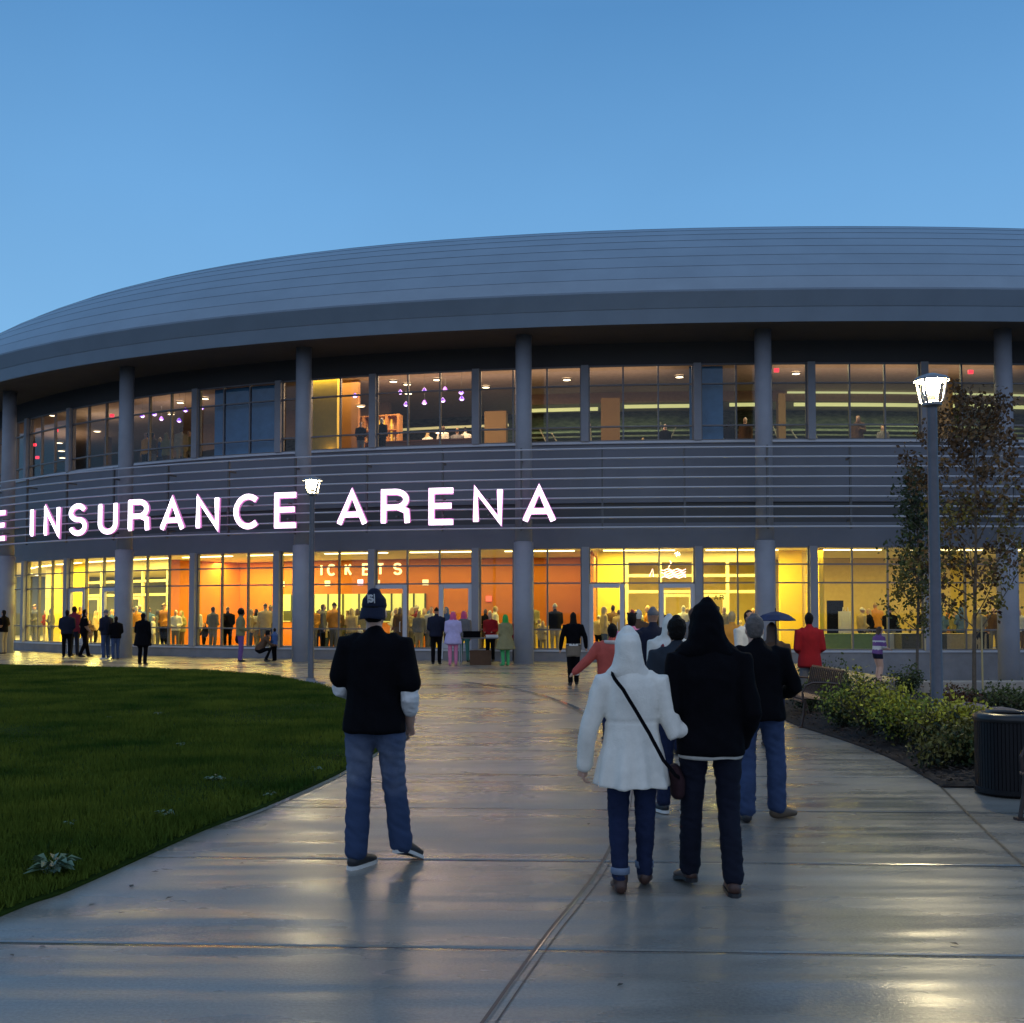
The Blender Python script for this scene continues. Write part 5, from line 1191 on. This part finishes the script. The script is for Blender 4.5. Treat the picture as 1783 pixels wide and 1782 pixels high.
# outside row along the glass
def gY(fy): return 3182/(fy-1065)
OUT = [
 (8, 43.0, 1.78, 80, ST1, [SKIN['mid'], BLACK, K_KHAKI, SHOE_TN, HAIR_D], dict(sleeve='upper'), 'man in black top and khaki trousers at the far left edge'),
 (118, 39.6, 1.78, 20, ST1, [SKIN['mid'], NAVY, BLACK, SHOE_BK, HAIR_D], dict(k=1.2), 'dark clad man standing left in the pair by the yellow lobby'),
 (130, 41.0, 1.92, -20, ST2, [SKIN['dark'], K_MAR, NAVY, SHOE_BK, HAIR_D], {}, 'tall dark man standing behind the pair by the yellow lobby'),
 (148, 39.6, 1.80, -60, WK1, [SKIN['mid'], BLACK, BLACK, SHOE_BK, HAIR_D], dict(sleeve='upper'), 'man in black striding beside the second column'),
 (186, 38.0, 1.78, 60, ST1, [SKIN['light'], NAVY, JEAN, SOLE_W, K_GREY], dict(hair='cap', k=1.2), 'man with cap, dark jacket and blue jeans at the second column'),
 (203, 37.8, 1.55, 40, ST1, [SKIN['light'], BLACK, JEAN, SHOE_BK, HAIR_D], dict(k=1.2), 'shorter person in black leaning against the second column'),
 (250, 34.2, 1.68, -10, PHN, [SKIN['mid'], BLACK, BLACK, SHOE_BK, HAIR_D], dict(coat=(.37, 1.45), k=1.15), 'woman in flared black coat alone on the pavement in front of the lawn'),
 (420, 36.4, 1.80, -70, ST1, [SKIN['dark'], K_OLIVE, K_PURP, SHOE_BK, HAIR_D, NAVY], dict(hair='afro', k=1.15, extra=lambda s: [(5, [R((-.16*s['h'], -.02*s['h'], .50*s['h']), .07, .10), R((-.165*s['h'], -.02*s['h'], .42*s['h']), .10, .13), R((-.16*s['h'], -.02*s['h'], .36*s['h']), .06, .10)])]), 'woman with dark afro hair and a navy shoulder bag before the orange lobby'),
 (479, 36.6, 1.15, 70, ST1, [SKIN['mid'], K_BLUE, BLACK, SHOE_BK, HAIR_D], {}, 'small child in blue next to the third column'),
 (760, 34.3, 1.84, 0, ST1, [SKIN['mid'], NAVY, BLACK, SHOE_BK, HAIR_D], dict(hair='cap', k=1.2), 'broad man in dark uniform and cap standing by the glass doors'),
 (789, 34.0, 1.70, 10, ST1, [SKIN['light'], K_LAV, K_PINK, K_PINK, HAIR_PK], dict(hair='wig', coat=(.40, 1.35), k=1.2), 'person with pink wig in lavender dress and pink stockings'),
 (808, 36.0, 1.72, -20, ST2, [SKIN['light'], K_GREY, K_TEAL, SHOE_BK, HAIR_PK], dict(hair='wig', k=1.15), 'person with pink wig in grey top behind the lavender dress'),
 (854, 36.3, 1.70, 160, ST1, [SKIN['light'], K_RED, BLACK, SHOE_BK, HAIR_BL], dict(k=1.15), 'person in bright red top behind the outdoor table'),
 (880, 33.6, 1.60, 30, ST1, [SKIN['light'], K_OLIVE, K_GRN, K_GRN, HAIR_GN], dict(hair='wig', coat=(.33, 1.7), k=1.15), 'person with green wig in a full olive dress and green stockings'),
 (899, 35.9, 1.55, -30, ST1, [SKIN['mid'], K_MAR, BLACK, SHOE_BK, HAIR_D], dict(k=1.1), 'person in maroon beside the column right of the outdoor table'),
]
for px, Y, h_, yaw, pose, mts, kw, lab in OUT:
    o = figure(h_, pose, mts, .028, 1.05, **kw); put(o, px, Y, yaw, lab)
# someone crouching beside the child
s = skel(1.7)
v = [(1, [R((0, -.12, .42), .17, .15), R((0, .02, .62), .18, .13), R((0, .12, .80), .16, .10), R((0, .15, .86), .06, .06)]), (4, [R((0, .18, .93), .09, .10), R((0, .18, 1.02), .08, .09)]), (0, [R((0, .22, .90), .07, .07), R((0, .22, .98), .07, .07)])]
for q in (-1, 1): v += [(2, [R((q*.1, -.1, .36), .09), R((q*.16, .28, .45), .07), R((q*.14, .12, .10), .05)]), (3, [R((q*.14, .08, .05), .045, .04), R((q*.14, .26, .04), .045, .03)]), (1, [R((q*.19, .1, .78), .06), R((q*.22, .28, .58), .05), R((q*.1, .44, .56), .04)]), (0, [R((q*.1, .46, .56), .03), R((q*.08, .52, .56), .025)])]
o = solid('person', v, .025, [SKIN['mid'], K_BRWN, BLACK, SHOE_BK, HAIR_D], smooth=2); put(o, 458, 36.3, -75, 'person in brown crouching beside the small child')
# outdoor table with its boxes
tb = empty('folding_table', (xat(838, 34.8), 34.8, 0), rad(-3), 'grey folding table outside the glass between the wigged visitors', 'table')
b = MB(); b.box(-.75, .75, -.35, .35, .83, .87); b.build('table_top', K_GREY, tb)
for sx in (-.68, .68):
    for sy in (-.3, .3): b = MB(); b.tube([(sx, sy, 0), (sx, sy, .83)], .02, 6); b.build('leg', M_ALU, tb)
def crate(name, loc, sx, sy, sz, m, lab, cat):
    b = MB(); b.box(-sx, sx, -sy, sy, 0, .02); t = .015
    for a in ((-sx, sx, -sy, -sy+t), (-sx, sx, sy-t, sy), (-sx, -sx+t, -sy+t, sy-t), (sx-t, sx, -sy+t, sy-t)): b.box(*a, .02, sz)
    b.box(-sx-.01, sx+.01, -sy-.01, -sy-.001, sz-.04, sz); b.box(-sx-.01, sx+.01, sy+.001, sy+.01, sz-.04, sz)
    o = b.build(name, m, loc=loc); tag(o, lab, cat)
crate('storage_box', (xat(822, 34.7), 34.7, .872), .28, .2, .20, BLACK, 'black box on top of the outdoor folding table', 'box')
crate('storage_box', (xat(837, 34.3), 34.3, 0), .34, .25, .46, K_BRWN, 'dark brown box standing under the outdoor folding table', 'box')
crate('paper_tray', (xat(857, 34.7), 34.7, .872), .2, .15, .08, WHITE, 'white tray at the right end of the outdoor table', 'tray')

# ---------------------------------------------------------------- crowd inside the lobby
def kid(o, cls): return o
PR = [figure(1.75, ST2, [SKIN['light'], K_TAN, K_GREY, SHOE_BK, HAIR_B], .034, 1.05), figure(1.70, ST1, [SKIN['light'], K_TAN, K_GREY, SHOE_BK, HAIR_B], .034, 1.0, k=1.15),
      figure(1.66, WK1, [SKIN['light'], K_TAN, K_GREY, SHOE_BK, HAIR_B], .034, .98, hair='long'), figure(1.80, ST1, [SKIN['mid'], K_TAN, K_GREY, SHOE_BK, HAIR_B], .034, 1.1, hair='cap', k=1.15),
      figure(1.68, PHN, [SKIN['light'], K_TAN, K_GREY, SHOE_BK, HAIR_B], .034, 1.0, coat=(.46, 1.1), hair='hood', k=1.1)]
for p in PR: C.objects.unlink(p)
TOPS = [('tan', K_TAN), ('olive', K_OLIVE), ('off white', K_WHT), ('black', BLACK), ('orange', K_ORG), ('grey', K_GREY), ('brown', K_BRWN), ('maroon', K_MAR), ('dull blue', K_BLUE), ('khaki', K_KHAKI)]
BOTS = [('grey', K_GREY), ('jeans', JEAN), ('black', BLACK), ('khaki', K_KHAKI), ('brown', K_BRWN)]
HRS = [('brown', HAIR_B), ('blond', HAIR_BL), ('dark', HAIR_D), ('white', HAIR_W)]
used_lab = {}
def crowd(pxs, d0, d1, where, seed, zf=.162, grp='visitors inside the ground floor glass', fixed=None):
    rg = random.Random(seed)
    for i, px in enumerate(pxs):
        j = rg.randrange(5); src = PR[j]; o = src.copy(); C.objects.link(o); d_ = rg.uniform(d0, d1); u = u_at(px, WALL-d_)
        q = ring(u, WALL-d_, zf); o.location = q; o.rotation_euler = (0, 0, rg.choice([0, 20, -25, 90, -80, 180, 150])*PI/180); sc = rg.uniform(.93, 1.06) if rg.random() > .16 else rg.uniform(.62, .82); o.scale = (sc, sc, sc)
        tn, tm = rg.choice(TOPS); bn, bm_ = rg.choice(BOTS); hn, hm = rg.choice(HRS)
        if fixed and i in fixed: tn, tm = TOPS[fixed[i]]
        for k, m in ((1, tm), (2, bm_), (4, tm if j == 4 else hm)):
            o.material_slots[k].link = 'OBJECT'; o.material_slots[k].material = m
        kind = ('%s haired person' % hn) if j in (0, 1, 2) else ('person with %s cap' % hn if j == 3 else 'hooded person'); cols_ = None
        lab = '%s in %s, %s' % (kind, tn, where); lab = lab.replace('person with', 'person with')
        o['label'] = lab; o['category'] = 'person'; o['group'] = grp+', '+where
        used_lab.setdefault(lab, []).append(o)
crowd([27, 52, 62, 76, 90, 112], 1.0, 5, 'in lobby left of second column', 1)
crowd([140, 158, 168, 196], .8, 3.0, 'in lobby touching second column', 2)
crowd([234, 243, 262, 268, 286, 238, 276], .8, 3, 'in the lobby left of orange wall', 3, fixed={3: 2, 4: 4})
crowd([308, 316, 357, 372, 396, 448, 462, 470, 340, 436, 455], .8, 2.6, 'inside left of the third column', 4, fixed={0: 2, 1: 1, 2: 3, 4: 3, 5: 2})
crowd([538, 551, 558, 567, 574, 583, 598, 607, 616, 625, 632, 545, 563, 579, 590, 612, 621], .8, 4.5, 'under the first TICKETS letters', 5, fixed={6: 1, 7: 1, 1: 2, 4: 2})
crowd([684, 697, 712, 718, 731, 738, 746, 772, 779, 691, 705, 725, 752], .8, 4.5, 'under the last TICKETS letters', 6)
crowd([817, 828, 846, 852, 862, 875], .8, 3.5, 'behind the outdoor table', 7)
crowd([940, 944, 968, 925], .8, 2.4, 'inside right of the fourth column', 8, fixed={0: 0, 1: 0, 2: 3})
crowd([1042, 1051, 1060, 1068, 1078, 1084], .8, 2.8, 'at the left entrance door', 9, fixed={1: 0, 2: 1})
crowd([1100, 1118, 1128, 1150, 1182, 1198, 1212, 1108, 1140, 1190], .8, 3, 'at the right entrance door', 10)
crowd([1240, 1250, 1262, 1290, 1310], .8, 3, 'inside left of the fifth column', 11)
crowd([1500, 1512, 1548, 1562, 1523], 2.0, 4.5, 'left of the shorter young tree', 12, fixed={1: 3, 3: 3, 4: 4})
crowd([1612, 1625, 1650, 1640, 1662, 1672, 1705, 1715, 1728, 1740, 1775], 1.0, 4.5, 'behind the taller young tree', 13, fixed={4: 1, 7: 4})
crowd([252, 262, 274, 286, 312, 326], .9, 2.2, 'upstairs left of the blue shade', 14, UF+.003, 'visitors upstairs')
crowd([626, 662], .9, 2.0, 'upstairs before the bar shelving', 15, UF+.003, 'visitors upstairs', fixed={0: 3, 1: 3})
crowd([744, 770, 782, 795, 808], 4.4, 5.5, 'upstairs behind the bar counter', 16, UF+.003, 'visitors upstairs', fixed={0: 2, 1: 2, 2: 2, 3: 5})
crowd([1272, 1300, 1120, 1160, 1500, 1540], 3, 6, 'in the dim upstairs concourse', 17, UF+.003, 'visitors upstairs', fixed={i_: (3, 6, 5)[i_ % 3] for i_ in range(6)})
for lab, os_ in used_lab.items():
    if len(os_) > 1:
        os_.sort(key=lambda o: o.location.x/o.location.y)
        for k, o in enumerate(os_):
            o['label'] = lab+', '+('leftmost such' if k == 0 else 'rightmost such' if k == len(os_)-1 else (('second', 'third', 'fourth', 'fifth', 'sixth')[k-1])+' such from left')
# lobby furniture right of the doors
def cloth_table(px, d_, w_, m, lab, yaw=0):
    u = u_at(px, WALL-d_); b = MB(); F = frame_at(u, WALL-d_, .163); b.box(-w_, w_, -.38, .38, .02, .74, F); b.box(-w_-.02, w_+.02, -.40, .40, .741, .765, F)
    tag(b.build('cloth_table', m), lab, 'table', 'cloth covered tables in the right lobby')
cloth_table(1475, 1.6, .95, c_('greencloth', (.12, .19, .07)), 'table under an olive green cloth inside the glass, left of the striped child')
cloth_table(1540, 2.4, .85, K_WHT, 'table under a white cloth inside the glass, behind the striped child')
cloth_table(1600, 1.7, .8, c_('darkcloth', (.06, .06, .05)), 'table under a dark cloth behind the shorter young tree')
cloth_table(1665, 2.0, .85, K_TAN, 'table under a tan cloth left of the taller young tree')
for px, m, lab in ((1470, WHITE, 'white board easel left of the tables'), (1462, BLACK, 'black framed tall panel behind the easel'), ):
    u = u_at(px, WALL-2.9); F = frame_at(u, WALL-2.9-(.5 if m is BLACK else 0), .17); b = MB()
    if m is BLACK: b.box(-.3, .3, -.04, .04, 0, 1.95, F)
    else:
        b.box(-.26, .26, -.02, .02, .75, 1.55, F); b.tube([F @ V(-.28, .05, 0), F @ V(-.08, -.0, 1.7)], .018, 6); b.tube([F @ V(.28, .05, 0), F @ V(.08, 0, 1.7)], .018, 6); b.tube([F @ V(0, -.4, 0), F @ V(0, -.03, 1.6)], .018, 6)
    tag(b.build('easel' if m is WHITE else 'display_panel', m), lab, 'easel' if m is WHITE else 'panel')
# wall notices and lights on the orange wall
M_NOT = mat('wall_notice', (.9, .85, .6), .5, emit=(1, .85, .45), es=.8)
for px, z, m, lab in ((492, 2.95, M_NOT, 'left of the third column'), (571, 2.95, M_NOT, 'under the first TICKETS letters'), (657, 2.95, M_NOT, 'under the TS of the TICKETS lettering'), (741, 2.95, M_NOT, 'right of the TICKETS lettering'), (628, 2.98, mat('pink_screen', (.9, .7, .8), .4, emit=(1, .62, .85), es=1.6), 'glowing pinkish, under the K of the TICKETS lettering'),
      (851, 2.25, mat('red_notice', (.6, .1, .05), .5, emit=(.9, .16, .10), es=.8), 'red, behind the outdoor table'), (413, 2.30, mat('red_notice', (.6, .1, .05)), 'red, above the woman with the navy bag')):
    u = ub(px); b = MB(); F = frame_at(u, BACK+.04, z); b.box(-.11, .11, .0, .04, -.10, .10, F); b.box(-.13, .13, -.035, -.001, -.12, .12, F)
    tag(b.build('wall_light', m), 'square lit notice, orange wall, '+lab, 'notice', 'small lit notices on the orange wall')
# posters and a pink reflection beside the doors
u = u_at(1412, WALL-3.1); rg = random.Random(2)
for k in range(5):
    F = frame_at(u, WALL-2.9, .6+.42*k); b = MB(); b.box(-.2, .2, 0, .02, 0, .36, F); tag(b.build('poster', mat('poster_%s' % 'abcde'[k], (rg.uniform(.3, .8), rg.uniform(.2, .5), rg.uniform(.1, .3)), .5, vscale=9, col2=(.2, .1, .08))), 'colourful poster beside the right lobby, ' + ('lowest of the column', 'second from the bottom', 'middle of the column', 'second from the top', 'topmost of the column')[k], 'poster', 'posters in a column')
nz = MB(); F = frame_at(u_at(1165, WALL-2.6), WALL-2.6, 2.98)  # a reflection in the glass, put in as glowing tubes
for x0, mt_ in ((-.55, 0), (-.1, 0)):
    pass
for j in range(5):
    P = [F @ V(-.62+1.2*i/20, 0, -.02+.07*j+.03*math.sin(i*1.1+j)) for i in range(7 if j % 2 else 5, 21)]; nz.tube(P, .013, 5)
nz.tube([F @ V(-.05, 0, .34), F @ V(.05, 0, .52), F @ V(.0, 0, .60)], .013, 5)
nz.tube([F @ V(-.75, 0, .02), F @ V(-.62, 0, .3), F @ V(-.6, 0, .0)], .013, 5)
tag(nz.build('pink_reflection', mat('reflection_glow', (1, .7, .8), .4, emit=(1, .55, .75), es=2.2)), 'pinkish striped reflection modelled as glowing tubes above the entrance doors', 'sign')
F = frame_at(u_at(1250, WALL-2.4), WALL-2.4, 2.12); b = MB(); x_ = -.36
for ch in 'LAR':
    for i, s_ in enumerate(GL[ch][0]): stroke(b, s_, F, .20, .035, 0, .02+.001*i, x_, .9)
    x_ += .21
tag(b.build('door_lettering', M_DARKG), 'small dark letters LAR on the inner glass right of the doors', 'sign')
# yellow glow panel behind the seated visitors (table skirts lit from the lobby lamps) and bollard-like ash bin
b = MB(); F = frame_at(u_at(1297, WALL-3), WALL-3, .17)
